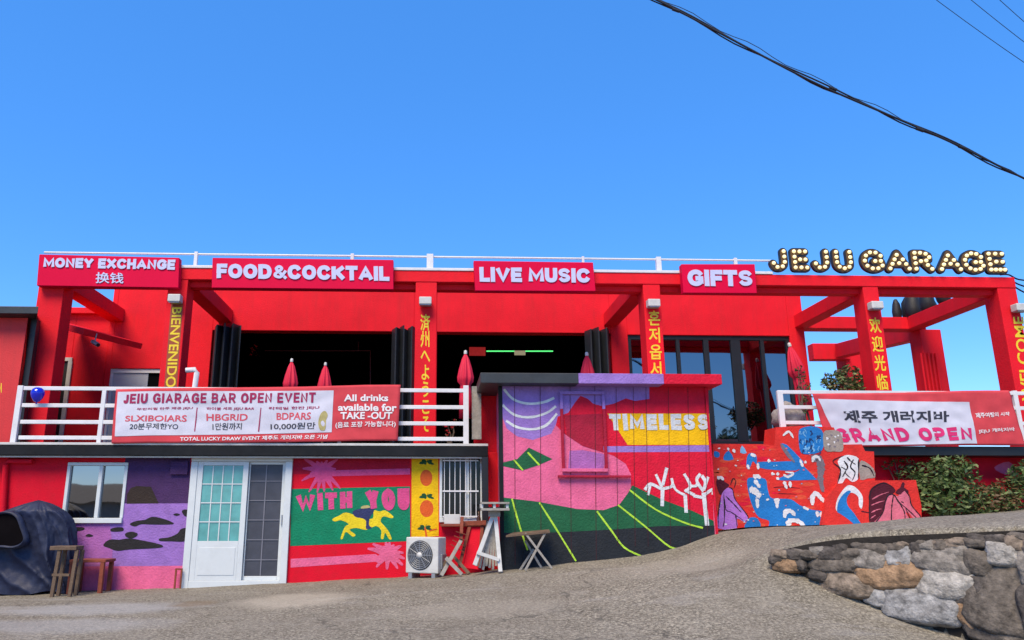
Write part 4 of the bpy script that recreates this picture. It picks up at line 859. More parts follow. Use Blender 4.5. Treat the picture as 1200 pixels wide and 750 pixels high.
# ------------------------------------------------------------------ stepped mural wall on the right
t6 = lambda x, y: (820 + x / 3.948, 440 + y / 3.948)
o = thing('mural_wall', (X(950, 615, 13), 13.0, gz(X(950, 615, 13), 13)), 'stepped red concrete wall painted with blue waves and horse heads', 'mural wall')
YM = 12.95
def slab_poly(mb, pts, Y, th, m):
    F_ = [pix(*t6(*p), Y) for p in pts]; B_ = [p + Vector((0, th, 0)) for p in F_]; N_ = len(pts)
    mb.add(F_ + B_, [tuple(range(N_)), tuple(range(2 * N_ - 1, N_ - 1, -1))] + [(i, N_ + i, N_ + (i + 1) % N_, (i + 1) % N_) for i in range(N_)], m)
mb = MB(); slab_poly(mb, [(62, 316), (300, 318), (345, 325), (352, 240), (470, 232), (620, 240), (655, 320), (750, 318), (765, 350), (806, 352), (812, 500), (790, 720), (40, 740)], YM, .45, M_RED)
PM = lambda pts, m, l, c=3: mb.poly([t6(*p) for p in pts], YM, m, l, c)
m1 = lambda x, y: (830 + x / 5.77, 495 + y / 5.77)
m2 = lambda x, y: (950 + x / 5.77, 495 + y / 5.77)
def P1(pts, m, l, c=3, f=m1): mb.poly([f(*p) for p in pts], YM, m, l, c)
def S1(pts, wd, m, l, f=m1, tp=.25, rg=.3): mb.stroke([f(*p) for p in pts], wd, YM, m, l, curve=6, rag=rg, taper=tp)
M_ORG = paint('mural_orange', (.66, .075, .035), dirt=.3); M_NAV = paint('mural_navy', (.012, .035, .12))
for k in range(60):     # faded brushed patches
    cx_, cy_ = random.uniform(40, 720), random.uniform(160, 700); rr2 = random.uniform(10, 34)
    P1([(cx_ + rr2 * 1.9 * math.cos(q) * random.uniform(.5, 1.3), cy_ + rr2 * .5 * math.sin(q) * random.uniform(.5, 1.3)) for q in (0, 1, 2, 3, 4, 5)], random.choice((M_ORG, M_ORG, S_RED)), .5 + .02 * (k % 20))
P1([(262, 390), (300, 372), (385, 382), (400, 440), (420, 505), (470, 515), (560, 520), (620, 560), (700, 590), (765, 600), (790, 650), (770, 712), (650, 715), (600, 668), (550, 670), (530, 715), (415, 715), (410, 665), (340, 640), (300, 570), (275, 490)], M_BLU, 2)
P1([(245, 715), (262, 670), (285, 642), (335, 650), (355, 720)], M_BLU, 2, 2); P1([(335, 268), (440, 266), (610, 262), (628, 300), (590, 325), (450, 322), (345, 306)], M_BLU, 2, 2); P1([(600, 262), (640, 290), (722, 375), (715, 388), (500, 392), (475, 377), (590, 335), (622, 310)], M_BLU, 3.2, 2)
P1([(488, 150), (530, 150), (620, 240), (645, 275), (570, 265), (515, 205)], M_BLU, 4, 2); P1([(488, 150), (505, 150), (585, 262), (570, 265), (515, 205)], M_GRY, 5, 2)
P1([(40, 195), (75, 205), (72, 235), (42, 232)], M_BLU, 2); P1([(110, 215), (140, 193), (172, 250), (105, 255)], M_BLU, 2, 2); P1([(228, 155), (260, 207), (216, 205)], M_LBL, 2, 2); P1([(265, 225), (290, 206), (325, 222), (327, 285), (302, 262), (285, 300), (262, 312), (257, 280)], M_BLU, 2)
for pts, wd in (([(305, 372), (330, 362), (355, 378)], .075), ([(312, 388), (350, 442)], .07), ([(278, 448), (320, 468), (352, 505)], .12), ([(330, 515), (334, 580)], .07), ([(443, 524), (484, 524)], .06), ([(463, 525), (466, 580)], .07), ([(516, 645), (524, 606), (560, 600), (588, 632)], .08), ([(536, 708), (553, 666), (608, 668), (652, 702)], .09), ([(512, 398), (532, 450)], .06), ([(552, 398), (556, 440)], .06), ([(508, 352), (540, 368), (575, 345), (520, 335)], .045), ([(425, 345), (450, 350)], .05), ([(462, 342), (478, 355)], .06), ([(460, 380), (480, 378)], .06), ([(335, 275), (338, 318)], .055), ([(264, 285), (276, 316)], .055), ([(286, 215), (322, 228)], .06), ([(400, 258), (422, 262)], .06), ([(505, 90), (545, 62), (576, 106)], .05), ([(168, 180), (180, 205)], .05), ([(132, 170), (138, 190)], .035), ([(398, 515), (404, 528)], .06), ([(620, 250), (640, 300)], .05), ([(650, 265), (665, 272)], .05), ([(60, 378), (85, 372), (105, 390)], .06), ([(10, 470), (30, 440), (18, 490)], .06), ([(735, 600), (740, 640)], .06), ([(640, 572), (680, 590)], .05)): S1(pts, wd, M_WHT, 6)
for pts, wd in (([(440, 440), (520, 436), (620, 446)], .012), ([(470, 480), (600, 485)], .012), ([(180, 140), (200, 145)], .02), ([(50, 560), (58, 600)], .02)): S1(pts, wd, M_MAR, 3)
for k in range(46):
    cx_, cy_ = random.uniform(40, 740), random.uniform(160, 700); rr2 = random.uniform(2, 6)
    P1([(cx_ + rr2 * 1.5 * math.cos(q) * random.uniform(.5, 1.4), cy_ + rr2 * math.sin(q) * random.uniform(.5, 1.4)) for q in (0, 1.2, 2.5, 3.8, 5)], random.choice((M_WHT, M_WHT, M_SAL, M_LBL)), 8 + .02 * k, 3)
P1([(68, 716), (62, 640), (85, 505), (110, 458), (140, 440), (165, 455), (182, 520), (268, 635), (250, 675), (195, 650), (192, 716)], M_LIL, 4, 3); P1([(55, 392), (95, 378), (112, 402), (142, 425), (104, 462), (84, 492), (62, 450)], M_MAR, 4.5, 3)
for pts in ([(85, 505), (68, 620), (70, 710)], [(105, 480), (110, 640), (100, 710)], [(140, 440), (165, 455), (185, 525), (268, 635), (250, 672)], [(110, 520), (120, 590), (160, 610), (240, 665)], [(185, 620), (196, 710)], [(150, 425), (168, 380), (186, 398), (172, 450)], [(120, 500), (180, 560), (225, 610)]): S1(pts, .022, M_LINE, 6, rg=.5, tp=.5)
# blue and beige painted rock at the top
P1([(-82, 70), (-60, 38), (0, 25), (60, 40), (86, 80), (85, 170), (50, 205), (-30, 215), (-72, 190)], M_BLU, 7, 4, m2); P1([(86, 70), (130, 52), (190, 60), (215, 110), (218, 190), (160, 196), (95, 185)], M_STONE, 7.5, 3, m2)
for k in range(34):
    x_ = random.uniform(-70, 70); y_ = random.uniform(45, 185); S1([(x_, y_), (x_ + random.uniform(-14, 14), y_ + random.uniform(8, 22)), (x_ + random.uniform(-14, 14), y_ + random.uniform(20, 40))], random.uniform(.02, .05), random.choice((M_LBL, M_LBL, M_NAV, M_BLU, M_NAV)), 8.2, m2, .7, .5)
for k in range(20):
    x_ = random.uniform(96, 195); y_ = random.uniform(65, 170); S1([(x_, y_), (x_ + random.uniform(-10, 10), y_ + random.uniform(8, 20))], random.uniform(.02, .05), random.choice((M_GRY, M_WHT, M_STONE)), 8.6, m2, .6, .5)
S1([(18, 265), (28, 240), (55, 245), (70, 300), (66, 380), (84, 470)], .13, M_GRY, 5, m2, .1); S1([(12, 268), (24, 234), (52, 236), (66, 262)], .055, M_WHT, 6.5, m2)
S1([(12, 560), (14, 500), (42, 482), (72, 515), (105, 540), (140, 570)], .085, M_WHT, 6, m2); S1([(60, 615), (105, 640), (128, 680)], .12, M_WHT, 6, m2, .5); S1([(90, 590), (150, 620)], .05, M_WHT, 6, m2)
P1([(180, 418), (200, 320), (183, 262), (225, 225), (272, 222), (325, 246), (326, 330), (318, 385), (280, 402), (240, 375), (214, 412)], M_WHT, 6, 3, m2); P1([(330, 272), (362, 262), (425, 312), (436, 372), (385, 378), (335, 388)], M_STONE, 5, 2, m2)
for pts in ([(180, 418), (202, 320), (150, 262), (225, 225)], [(225, 260), (250, 300), (235, 340), (275, 380)], [(290, 250), (270, 300), (300, 340), (280, 395)], [(205, 300), (240, 320)], [(325, 250), (322, 385)], [(245, 235), (275, 265), (305, 285)], [(215, 370), (235, 330)], [(345, 290), (400, 310), (430, 365)]): S1(pts, .028, M_LINE, 7.5, m2, .5, .5)
mb.build('wall', o)
mb = MB(); YM = 12.86
slab_poly(mb, [(640, 500), (800, 487), (1000, 484), (1025, 600), (1028, 690), (560, 720), (590, 560)], YM, .085, M_RED)
P1([(172, 595), (180, 520), (222, 452), (262, 424), (312, 446), (352, 505), (346, 582), (326, 560), (322, 505), (284, 476), (246, 486), (232, 540), (225, 600)], M_WHT, 2, 3, m2)
P1([(178, 598), (192, 525), (240, 468), (272, 466), (246, 510), (250, 560), (292, 612), (332, 672), (365, 712), (318, 706), (250, 652), (200, 618)], M_BLU, 3.2, 3, m2)
P1([(405, 690), (398, 560), (405, 470), (440, 430), (500, 410), (560, 440), (572, 470), (524, 500), (502, 560), (472, 630), (428, 700)], M_MAR, 2, 3, m2)
P1([(405, 716), (482, 620), (505, 542), (522, 496), (560, 488), (592, 500), (602, 470), (640, 460), (666, 500), (682, 562), (744, 640), (732, 666), (700, 656), (662, 612), (645, 616), (690, 690), (640, 712)], M_SAL, 3.2, 3, m2)
P1([(572, 476), (592, 450), (606, 440), (620, 404), (637, 415), (632, 440), (662, 462), (656, 488), (634, 462), (606, 488)], M_MAR, 4.4, 2, m2)
for pts in ([(405, 716), (482, 620), (505, 542), (522, 496), (560, 488), (600, 540), (640, 575), (690, 620), (735, 668)], [(560, 490), (548, 580), (546, 690)], [(575, 510), (610, 560), (635, 610), (640, 690)], [(640, 575), (690, 690)], [(640, 462), (668, 500), (684, 562), (746, 640), (732, 668), (700, 658)], [(612, 535), (632, 545)], [(400, 690), (396, 560), (404, 468), (440, 428), (500, 408), (562, 440)]): S1(pts, .024, M_LINE, 6, m2, .4, .5)
for pts in ([(415, 520), (470, 490), (530, 470)], [(410, 560), (460, 540), (500, 530)], [(408, 610), (450, 590), (480, 585)], [(405, 650), (440, 625)]): S1(pts, .02, M_SAL, 4.5, m2, .5, .5)
S1([(340, 600), (400, 612)], .02, M_MAR, 3, m2)
mb.build('parapet', o, label='low front parapet with the pink horse head')
mb = MB()
for k in range(3): mb.box(X(1000, 590, 13.4) - .2 + .3 * k, X(1070, 590, 13.4), 13.41 + .06 * k, 13.595, .8, 1.8 + .2 * (2 - k) - .1, M_RED)
mb.build('step', o)
# rough boulder top
mb = MB(); p = pix(925, 490, 13.6)
bm = bmesh.new(); bmesh.ops.create_icosphere(bm, subdivisions=3, radius=1)
mb.add([p + Vector((v.co.x * .28 * (1 + .4 * noise.noise(v.co * 2)), v.co.y * .25, v.co.z * .26 * (1 + .4 * noise.noise(v.co * 2.3)))) for v in bm.verts], [tuple(v.index for v in f.verts) for f in bm.faces], mat('rubble', (.30, .27, .25), .9, .4, 9, .6, 20), True); bm.free()
one('boulder', mb, 'pale grey rough boulder behind the right railing post', 'boulder')

# ------------------------------------------------------------------ stone retaining wall
stn = {}
def stone_mat(i):
    cols_ = [(.115, .098, .082), (.20, .18, .158), (.26, .255, .25), (.31, .29, .262), (.25, .16, .095), (.075, .065, .058), (.19, .15, .115)]
    if i not in stn:
        m = mat('stone_%d' % i, tuple(q_ * 1.22 for q_ in cols_[i]), .9, .7, 11, 1.0, 26, dirt=.7, spec=.2); stn[i] = m
    return stn[i]
def wallY(px): return 9.6 - (px - 905) * .0061
p0 = pix(1050, 700, wallY(1050)); o = thing('stone_wall', (p0.x, p0.y, gz(p0.x, p0.y - .3)), 'rough dry stone retaining wall of grey and rust boulders at lower right', 'stone wall')
stones = [(924, 664, 32, 16, 4, 0), (930, 652, 24, 13, 5, 5), (950, 648, 24, 11, 0, 0), (976, 647, 28, 17, 5, 0), (979, 664, 52, 18, 0, -2), (1021, 659, 37, 24, 1, 10), (1055, 655, 29, 23, 2, -8), (996, 687, 56, 30, 6, 4), (1051, 676, 74, 31, 4, -5), (1107, 660, 60, 30, 1, 6),
          (1116, 687, 64, 34, 3, -4), (1032, 703, 29, 20, 2, 10), (1081, 712, 74, 38, 2, 5), (1137, 723, 46, 22, 4, 48), (1179, 652, 33, 27, 3, 5), (1150, 662, 26, 30, 0, 0), (1131, 645, 25, 14, 1, 0), (1195, 635, 22, 19, 6, 0), (1107, 638, 23, 16, 0, 0), (1029, 643, 30, 16, 0, 5), (1053, 640, 26, 14, 0, 0), (1076, 641, 20, 15, 5, 0), (1091, 638, 18, 16, 1, 0),
          (1125, 634, 28, 12, 6, 0), (1149, 634, 28, 13, 0, 0), (1172, 632, 25, 13, 5, 0), (1192, 706, 84, 78, 0, 8), (1158, 690, 22, 30, 5, 0), (1002, 648, 26, 16, 0, -5), (962, 676, 22, 14, 5, 10), (1216, 668, 30, 40, 1, 0), (1225, 720, 40, 60, 5, 0), (1230, 640, 40, 26, 6, 0), (1152, 690, 26, 24, 5, 0), (1015, 676, 18, 14, 5, 0), (1088, 676, 14, 18, 5, 0), (1160, 742, 40, 24, 5, 10), (1205, 752, 50, 26, 0, 0), (912, 658, 16, 12, 5, 0), (940, 664, 14, 14, 5, 0), (1130, 704, 24, 18, 5, 0)]
mb = MB(); K_ = 40; tp = []; bt = []
for k in range(K_ + 1):
    t_ = .12 + k * .085; q0 = Vector((WA.x, WA.y)) + WD * t_; f_ = q0 - WN * .02; zt3 = gz(q0.x + WN.x * .25, q0.y + WN.y * .25) - .05; zb3 = gz(q0.x - WN.x * .3, q0.y - WN.y * .3) - .15
    tp.append((f_.x + WN.x * .06, f_.y + WN.y * .06, max(zt3, zb3 + .02))); bt.append((f_.x, f_.y, zb3))
mb.add(tp + bt, [(i, K_ + 1 + i, K_ + 2 + i, i + 1) for i in range(K_)], mat('dark_soil', (.022, .018, .015), .95, .4, 12, .6, 30), True); mb.build('soil_core', o)
rs = random.Random(5)
for k in range(13):
    px = 916 + k * 23.5 + rs.uniform(-3, 3); py = 651 - 20 * (px - 905) / 300 + rs.uniform(-1.5, 1.5); stones.append((px, py, rs.uniform(15, 24), rs.uniform(9, 12), rs.choice((0, 0, 5, 5, 1, 6)), rs.uniform(-14, 14)))
bm = bmesh.new(); bmesh.ops.create_icosphere(bm, subdivisions=4, radius=1); IV = [v.co.copy() for v in bm.verts]; IF = [tuple(v.index for v in f.verts) for f in bm.faces]; bm.free()
nrm = Vector((-WN.x, -WN.y, .25)).normalized(); tan = Vector((WD.x, WD.y, 0)); up_ = tan.cross(nrm) * -1
if up_.z < 0: up_ = -up_
for i, (px, py, ww, hh, mi, rot) in enumerate(stones):
    if py < 650 and i < 39: py += 4
    Yw = wallY(px); c_ = pix(px, py, Yw); sc = (c_ - CAM).length / 905; cosw = .90
    a = ww * sc / 2 / .80 * .90; h = hh * sc / 2 * 1.03; dp = min(a, h) * .95 + .04; dp = .17 if ww > 80 else dp; cr, sr = math.cos(R(-rot)), math.sin(R(-rot)); mb = MB(); vv = []
    c_ = c_ + nrm * (.07 - dp * .35)
    for v in IV:
        e = .76; q_ = Vector([math.copysign(abs(t) ** e, t) for t in v]); m_ = max(abs(q_.x), abs(q_.y), abs(q_.z)); q_ = q_ / max(q_.length, 1e-6) * (.55 + .45 / max(.6, m_ / q_.length if q_.length else 1) * .75)
        s1 = Vector((i * 3.1, i * 1.7, i * .9)); k = 1 + .16 * noise.noise(v * 1.6 + s1) + .06 * noise.noise(v * 5 + s1) + .022 * noise.noise(v * 14 + s1); q_ = q_ * k
        x_, z_ = q_.x * a, q_.z * h; x_, z_ = x_ * cr - z_ * sr, x_ * sr + z_ * cr
        vv.append(c_ + tan * x_ + nrm * (-q_.y * dp) + up_ * z_)
    mb.add(vv, IF, stone_mat(mi), True); mb.build('stone', o)

# ------------------------------------------------------------------ plants
def leaves(mb, c, r, n_, size, mats_, squash=1.0, hollow=.35):
    c = Vector(c)
    for _ in range(n_):
        d = Vector((random.gauss(0, 1), random.gauss(0, 1), random.gauss(0, 1))).normalized(); t = random.uniform(hollow, 1) ** .6
        p = c + Vector((d.x * r[0], d.y * r[1], d.z * r[2])) * t
        a = Vector((random.gauss(0, 1), random.gauss(0, 1), random.gauss(0, .6))).normalized(); b_ = a.cross(Vector((random.gauss(0, 1), random.gauss(0, 1), random.gauss(0, 1)))).normalized(); s_ = size * random.uniform(.6, 1.3)
        mb.add([p - a * s_, p + b_ * s_ * .38, p + a * s_, p - b_ * s_ * .38], [(0, 1, 2, 3)], random.choice(mats_))
def shrub(name, base, clumps, size, mats_, label, cat, stems=5, group=None, leafn=150):
    base = Vector(base); o = thing(name, base, label, cat, group); mb = MB(); sm = MB()
    for (dx, dy, dz, r) in clumps:
        c = base + Vector((dx, dy, dz)); leaves(mb, c, (r, r * .8, r * .85), int(leafn * (r / .3) ** 2), size, mats_)
        m_ = base.lerp(c, .5) + Vector((random.uniform(-.08, .08), 0, 0)); sm.tube([base + Vector((dx * .25, dy * .2, -.05)), m_, c], [.022, .015, .007], BARK, 6)
    mb.build('foliage', o); sm.build('stem', o); return o
def bclump(px, py, Y, r): p = pix(px, py, Y); return p, r
def shrub_px(name, foot, cl, size, mats_, label, cat, group=None, leafn=150):
    f = pix(*foot); f.z = gz(f.x, f.y) if name != 'potted_plant' else f.z
    shrub(name, f, [((pix(a, b_, Y) - f).x, (pix(a, b_, Y) - f).y, (pix(a, b_, Y) - f).z, r) for a, b_, Y, r in cl], size, mats_, label, cat, group=group, leafn=leafn)
shrub_px('shrub', (1110, 605, 13.1), [(1100, 560, 13.1, .42), (1120, 555, 13.1, .40), (1108, 582, 12.95, .45), (1128, 585, 13.0, .35), (1085, 575, 13.1, .28), (1095, 592, 12.9, .25), (1125, 545, 13.2, .22), (1075, 562, 13.2, .18)], .055, [L1, L2, L2, L3, L3], 'dark green leafy shrub beside the pink horse mural', 'shrub', 'shrubs under the right balcony', 230)
shrub_px('shrub', (1165, 600, 13.2), [(1150, 582, 13.1, .30), (1168, 586, 13.0, .28), (1180, 575, 13.2, .26), (1155, 594, 12.9, .2), (1195, 590, 13.0, .25), (1140, 594, 12.95, .2), (1176, 596, 12.95, .22)], .05, [L2, L4, L4, L3], 'rusty green low shrub in the middle of the right planting', 'shrub', 'shrubs under the right balcony', 380)
shrub_px('shrub', (1205, 596, 13.2), [(1200, 558, 13.1, .28), (1192, 566, 13.2, .2), (1212, 572, 13.1, .35), (1215, 545, 13.2, .25)], .055, [L1, L2, L3], 'green shrub cut off by the right picture edge', 'shrub', 'shrubs under the right balcony', 220)
shrub_px('climbing_plant', (1070, 592, 13.45), [(1064, 545, 13.45, .16), (1056, 555, 13.45, .13), (1073, 552, 13.45, .17), (1040, 545, 13.5, .10), (1048, 538, 13.5, .09), (1078, 566, 13.4, .17)], .04, [L1, L2, L3], 'thin green climber on the red wall under the banner', 'plant', leafn=220)
shrub_px('potted_plant', (990, 470, 15.2), [(978, 446, 15.2, .26), (994, 441, 15.2, .28), (1008, 450, 15.2, .25), (988, 454, 15.1, .28), (970, 450, 15.2, .17), (1002, 458, 15.1, .24)], .05, [L1, L2, L3, L4], 'bushy green plant behind the right banner top edge', 'plant', leafn=300)
shrub_px('potted_plant', (942, 500, 15.0), [(938, 440, 15, .12), (942, 452, 15, .14), (945, 465, 15, .14), (940, 480, 15, .14), (936, 432, 15, .08)], .045, [L1, L2, L4], 'thin green plant beside the leaning red parasol', 'plant', leafn=170)
shrub_px('potted_plant', (527, 519, 13.6), [(525, 500, 13.6, .10), (530, 494, 13.6, .09), (522, 508, 13.6, .09)], .035, [L2, PETAL, PETAL, L4], 'small plant with red flowers behind the railing end', 'plant', leafn=160)

# trees and a house behind the camera, seen in the glass
def tree(x, y, h, r, mats_, label):
    z0 = gz(x, y); o = thing('tree', (x, y, z0), label, 'tree'); mb = MB(); c = Vector((x, y, z0))
    mb.tube([c, c + Vector((.1, .05, h * .35)), c + Vector((0, .1, h * .75))], [.2, .15, .06], BARK, 8)
    for k in range(6): a = k * 1.05; mb.tube([c + Vector((.05, .05, h * .38)), c + Vector((math.cos(a) * r * .6, math.sin(a) * r * .6, h * .68))], [.08, .03], BARK, 6)
    mb.build('trunk', o); mb = MB()
    for k in range(14):
        a = random.uniform(0, 6.28); rr_ = r * random.uniform(.1, .75); leaves(mb, c + Vector((math.cos(a) * rr_, math.sin(a) * rr_, h * random.uniform(.5, .92))), (r * .42, r * .42, r * .36), 130, .16, mats_)
    mb.build('crown', o)
tree(15.9, -8, 6.6, 1.7, [L1, L1, L2], 'dark leafy tree reflected low in the right window panes'); tree(18.4, -8.5, 8.4, 1.7, [L1, L2], 'taller dark tree reflected at the right edge of the glazing')
o = thing('low_house', (-24, -22, 0), 'low brown house mirrored in the lower left window', 'house')
mb = MB(); mb.box(-30, -16, -26, -20, -.3, 2.3, HOUSEW); mb.build('wall', o); mb = MB()
mb.add([(-30.5, -19.6, 2.25), (-15.5, -19.6, 2.25), (-15.5, -26.4, 2.25), (-30.5, -26.4, 2.25), (-28, -23, 3.3), (-18, -23, 3.3)], [(0, 1, 5, 4), (2, 3, 4, 5), (1, 2, 5), (3, 0, 4), (3, 2, 1, 0)], ROOFT); mb.build('roof', o)
mb = MB(); mb.tube([(-19, -14, -.2), (-19, -14, 8)], .12, BARK, 8); mb.beam((-19.8, -14, 7.2), (-18.2, -14, 7.2), .1, .1, BARK); one('utility_pole', mb, 'wooden utility pole mirrored in the lower left window', 'pole')

# ------------------------------------------------------------------ things along the wall
def gp(px, py, Y): p = pix(px, py, Y); p.z = gz(p.x, p.y); return p
# tarpaulin over something
c_ = gp(27, 690, 12.68); o = thing('covered_grill', c_, 'bulky shape wrapped in a dark navy tarpaulin at far left', 'covered object')
mb = MB(); NU, NV = 200, 60; vv = []
prof_ = [(586, 45, 45), (587.5, 40, 52), (590, 31, 60), (594, 20, 68), (600, 6, 77), (610, -10, 84), (622, -20, 87), (640, -27, 88.5), (660, -30, 87.5), (680, -32, 86), (694, -33, 86)]
def pr_(t):
    y = 586 + 108 * t
    for (y0, l0, r0), (y1, l1, r1) in zip(prof_[:-1], prof_[1:]):
        if y <= y1: k = (y - y0) / (y1 - y0); return y, l0 + (l1 - l0) * k, r0 + (r1 - r0) * k
    return prof_[-1]
for j in range(NV + 1):
    t = (j / NV) ** 1.5; y, l_, r_ = pr_(t); A, B = pix(l_, y, 12.68), pix(r_, y, 12.68); cxx = (A.x + B.x) / 2; hx = (B.x - A.x) / 2; hy = min(.26, hx * .6)
    for i in range(NU):
        a = 2 * math.pi * i / NU; ca, sa = math.cos(a), math.sin(a)
        sw = a + .9 * (1 - t) + .35 * noise.noise(Vector((ca * 1.3, sa * 1.3, t * 2)))
        fold = .085 * (1 - 2 * abs(math.sin(sw * 3.5 + 1.1 * math.sin(sw * 2))) ** .7) + .045 * (1 - 2 * abs(math.sin(sw * 6 - t * 4)) ** .6)
        fold = fold * min(1, t * 4) * (.5 + .7 * t) + .035 * noise.noise(Vector((ca * 3, sa * 3, t * 5))) * min(1, t * 6) + .02 * noise.noise(Vector((ca * 9, sa * 9, t * 14)))
        e = .8; sx = math.copysign(abs(ca) ** e, ca); sy = math.copysign(abs(sa) ** e, sa)
        zz = A.z + .025 * math.sin(a * 5) * (t > .85) * t
        vv.append(Vector((cxx + sx * (hx + fold * .6), 12.68 + sy * (hy + fold * .8), max(zz, gz(cxx, 12.5) - .03))))
mb.add(vv, [(j * NU + i, (j + 1) * NU + i, (j + 1) * NU + (i + 1) % NU, j * NU + (i + 1) % NU) for j in range(NV) for i in range(NU)], TARP, True); mb.build('tarpaulin', o)
mb = MB(); p = pix(8, 621, 12.30); outl = smooth_loop([(-26, 640), (-24, 612), (-8, 602), (8, 600.5), (18, 606), (23, 618), (27, 631), (24, 638), (14, 642), (0, 641)], 6)
F1 = [pix(a, b_, 12.28) for a, b_ in outl]; F2 = [p + (q_ - p) * .9 + Vector((0, .05, 0)) for q_ in F1]; F0 = [p + (q_ - p) * 1.07 + Vector((0, .16, 0)) for q_ in F1]; NO = len(F1)
mb.add(F2, [tuple(range(NO))], DARKIN); mb.add(F0 + F1 + F2, [(j * NO + i, j * NO + (i + 1) % NO, (j + 1) * NO + (i + 1) % NO, (j + 1) * NO + i) for j in range(2) for i in range(NO)], TARP, True)
mb.build('dark_opening', o)
def legs(o, pts, r, m, name='leg'):
    for a, b_ in pts: mb = MB(); mb.beam(a, b_, r, r, m); mb.build(name, o, .003)
# stool
YT = 12.27; A = gp(66, 690, YT); B = gp(84, 690, YT); zt2 = Z(78, 642, YT)
o = thing('wooden_stool', ((A.x + B.x) / 2, YT, A.z), 'weathered wooden stool beside the tarpaulin', 'stool')
mb = MB(); mb.box(X(63, 642, YT), X(94, 642, YT), YT - .13, YT + .13, zt2 - .03, zt2 + .03, WOOD); mb.build('seat', o, .008)
for px in (63.5, 84):
    for dy in (-.10, .10): p = pix(px + 1, 685, YT); mb = MB(); mb.beam((p.x + .02, YT + dy, gz(p.x, YT + dy) - .01), (p.x + .05, YT + dy * .9, zt2 - .031), .05, .05, WOOD); mb.build('leg', o, .003)
mb = MB(); mb.beam((X(65, 675, YT), YT - .10, zt2 - .38), (X(86, 675, YT), YT - .13, zt2 - .38), .035, .035, WOOD); mb.build('stretcher', o)
# low table
YT = 12.72; x0, x1 = X(88, 657, YT), X(130, 657, YT); zt2 = Z(110, 656, YT)
o = thing('low_table', ((x0 + x1) / 2, YT, gz((x0 + x1) / 2, YT)), 'low red brown wooden table under the purple mural', 'table')
mb = MB(); mb.box(x0, x1, YT - .2, YT + .2, zt2 - .03, zt2 + .012, WOODR); mb.build('table_top', o, .006)
for xx in (x0 + .04, x1 - .05):
    for dy in (-.17, .16): mb = MB(); mb.box(xx - .03, xx + .03, YT + dy - .03, YT + dy + .03, gz(xx, YT + dy) - .02, zt2 - .031, WOODR); mb.build('leg', o, .004)
# bracket frame by the door
mb = MB(); x0, x1 = X(205, 675, 12.9), X(213.5, 675, 12.9); zt2 = Z(209, 666, 12.9)
for bx in ((x0, x0 + .025, .2, zt2), (x1 - .025, x1, .2, zt2 - .001), (x0 + .026, x1 - .026, zt2 - .025, zt2)): mb.box(bx[0], bx[1], 12.88, 12.905, bx[2], bx[3], WOODR)
one('small_frame', mb, 'small rusty brown frame beside the white sliding door', 'frame')
# air conditioner
c_ = gp(499, 668, 12.45); o = thing('air_conditioner', c_, 'white outdoor air conditioner unit below the tangerine panel', 'air conditioner')
za = c_.z + .07; W_, H_, D_ = .56, .53, .28; rot = Matrix.Rotation(R(-27), 3, 'Z')
def racdisp(p): q_ = p - c_; q2 = rot @ Vector((q_.x, q_.y, 0)); return Vector((c_.x + q2.x, c_.y + q2.y, p.z))
mb = MB(); mb.box(c_.x - W_ / 2, c_.x + W_ / 2, c_.y - D_ / 2, c_.y + D_ / 2, za, za + H_, OFFW); mb.build('casing', o, .015, disp=racdisp)
mb = MB(); fcx = c_.x - .03; fy = c_.y - D_ / 2
mb.lathe((fcx, fy - .004, za + H_ / 2), [(.001, 0), (.20, 0), (.215, -.006), (.22, .002)], mat('fan_dark', (.05, .05, .052), .5, .2, 4, 0), 32, 'y')
mb.build('fan_opening', o, disp=racdisp)
mb = MB()
for k in range(1, 8): r = .028 * k; mb.lathe((fcx, fy - .014, za + H_ / 2), [(r, 0), (r + .005, -.004), (r + .008, 0)], GREYM, 32, 'y')
for k in range(12): a = k * math.pi / 6; mb.tube([(fcx + .04 * math.cos(a), fy - .018, za + H_ / 2 + .04 * math.sin(a)), (fcx + .21 * math.cos(a), fy - .014, za + H_ / 2 + .21 * math.sin(a))], .004, GREYM, 5)
mb.lathe((fcx, fy - .016, za + H_ / 2), [(.045, .0), (.045, -.012), (.001, -.014)], OFFW, 20, 'y')
mb.build('fan_grille', o, disp=racdisp)
mb = MB(); mb.box(c_.x + W_ / 2 + .001, c_.x + W_ / 2 + .03, c_.y - .06, c_.y + .1, za + .06, za + .28, GREYM); mb.build('valve_cover', o, .005, disp=racdisp)
for dx in (-.2, .2): mb = MB(); mb.box(c_.x + dx - .03, c_.x + dx + .03, c_.y - D_ / 2, c_.y + D_ / 2, c_.z - .03, za - .001, GREYM); mb.build('foot', o, disp=racdisp)
# red counter board with clutter
x0, x1 = X(516, 630, 12.75), X(568, 630, 12.75); zc2 = Z(545, 614, 12.7)
o = thing('red_counter', ((x0 + x1) / 2, 12.75, gz(x0, 12.75)), 'worn red wooden counter under the barred window', 'counter')
mb = MB(); mb.box(x0 + .02, x1 - .02, 12.7, 12.82, gz(x0, 12.75) - .02, zc2 - .04, RED2); mb.build('front_panel', o, .006); mb = MB(); mb.box(x0, x1, 12.55, 12.9, zc2 - .038, zc2, WOODR); mb.build('counter_top', o, .005)
mb = MB(); p = pix(530, 610, 12.7); mb.box(p.x - .13, p.x + .12, 12.62, 12.8, zc2 + .001, zc2 + .15, OFFW); one('paper_box', mb, 'white paper box on the red counter', 'box', bevel=.006)
mb = MB(); p = pix(548, 610, 12.7); mb.beam((p.x, 12.7, zc2 + .06), (p.x + .13, 12.7, zc2 + .09), .12, .012, NAVY); mb.beam((p.x - .01, 12.7, zc2 + .02), (p.x + .1, 12.7, zc2 + .03), .14, .03, M_LBL); one('blue_booklets', mb, 'blue booklets lying on the red counter', 'booklets')
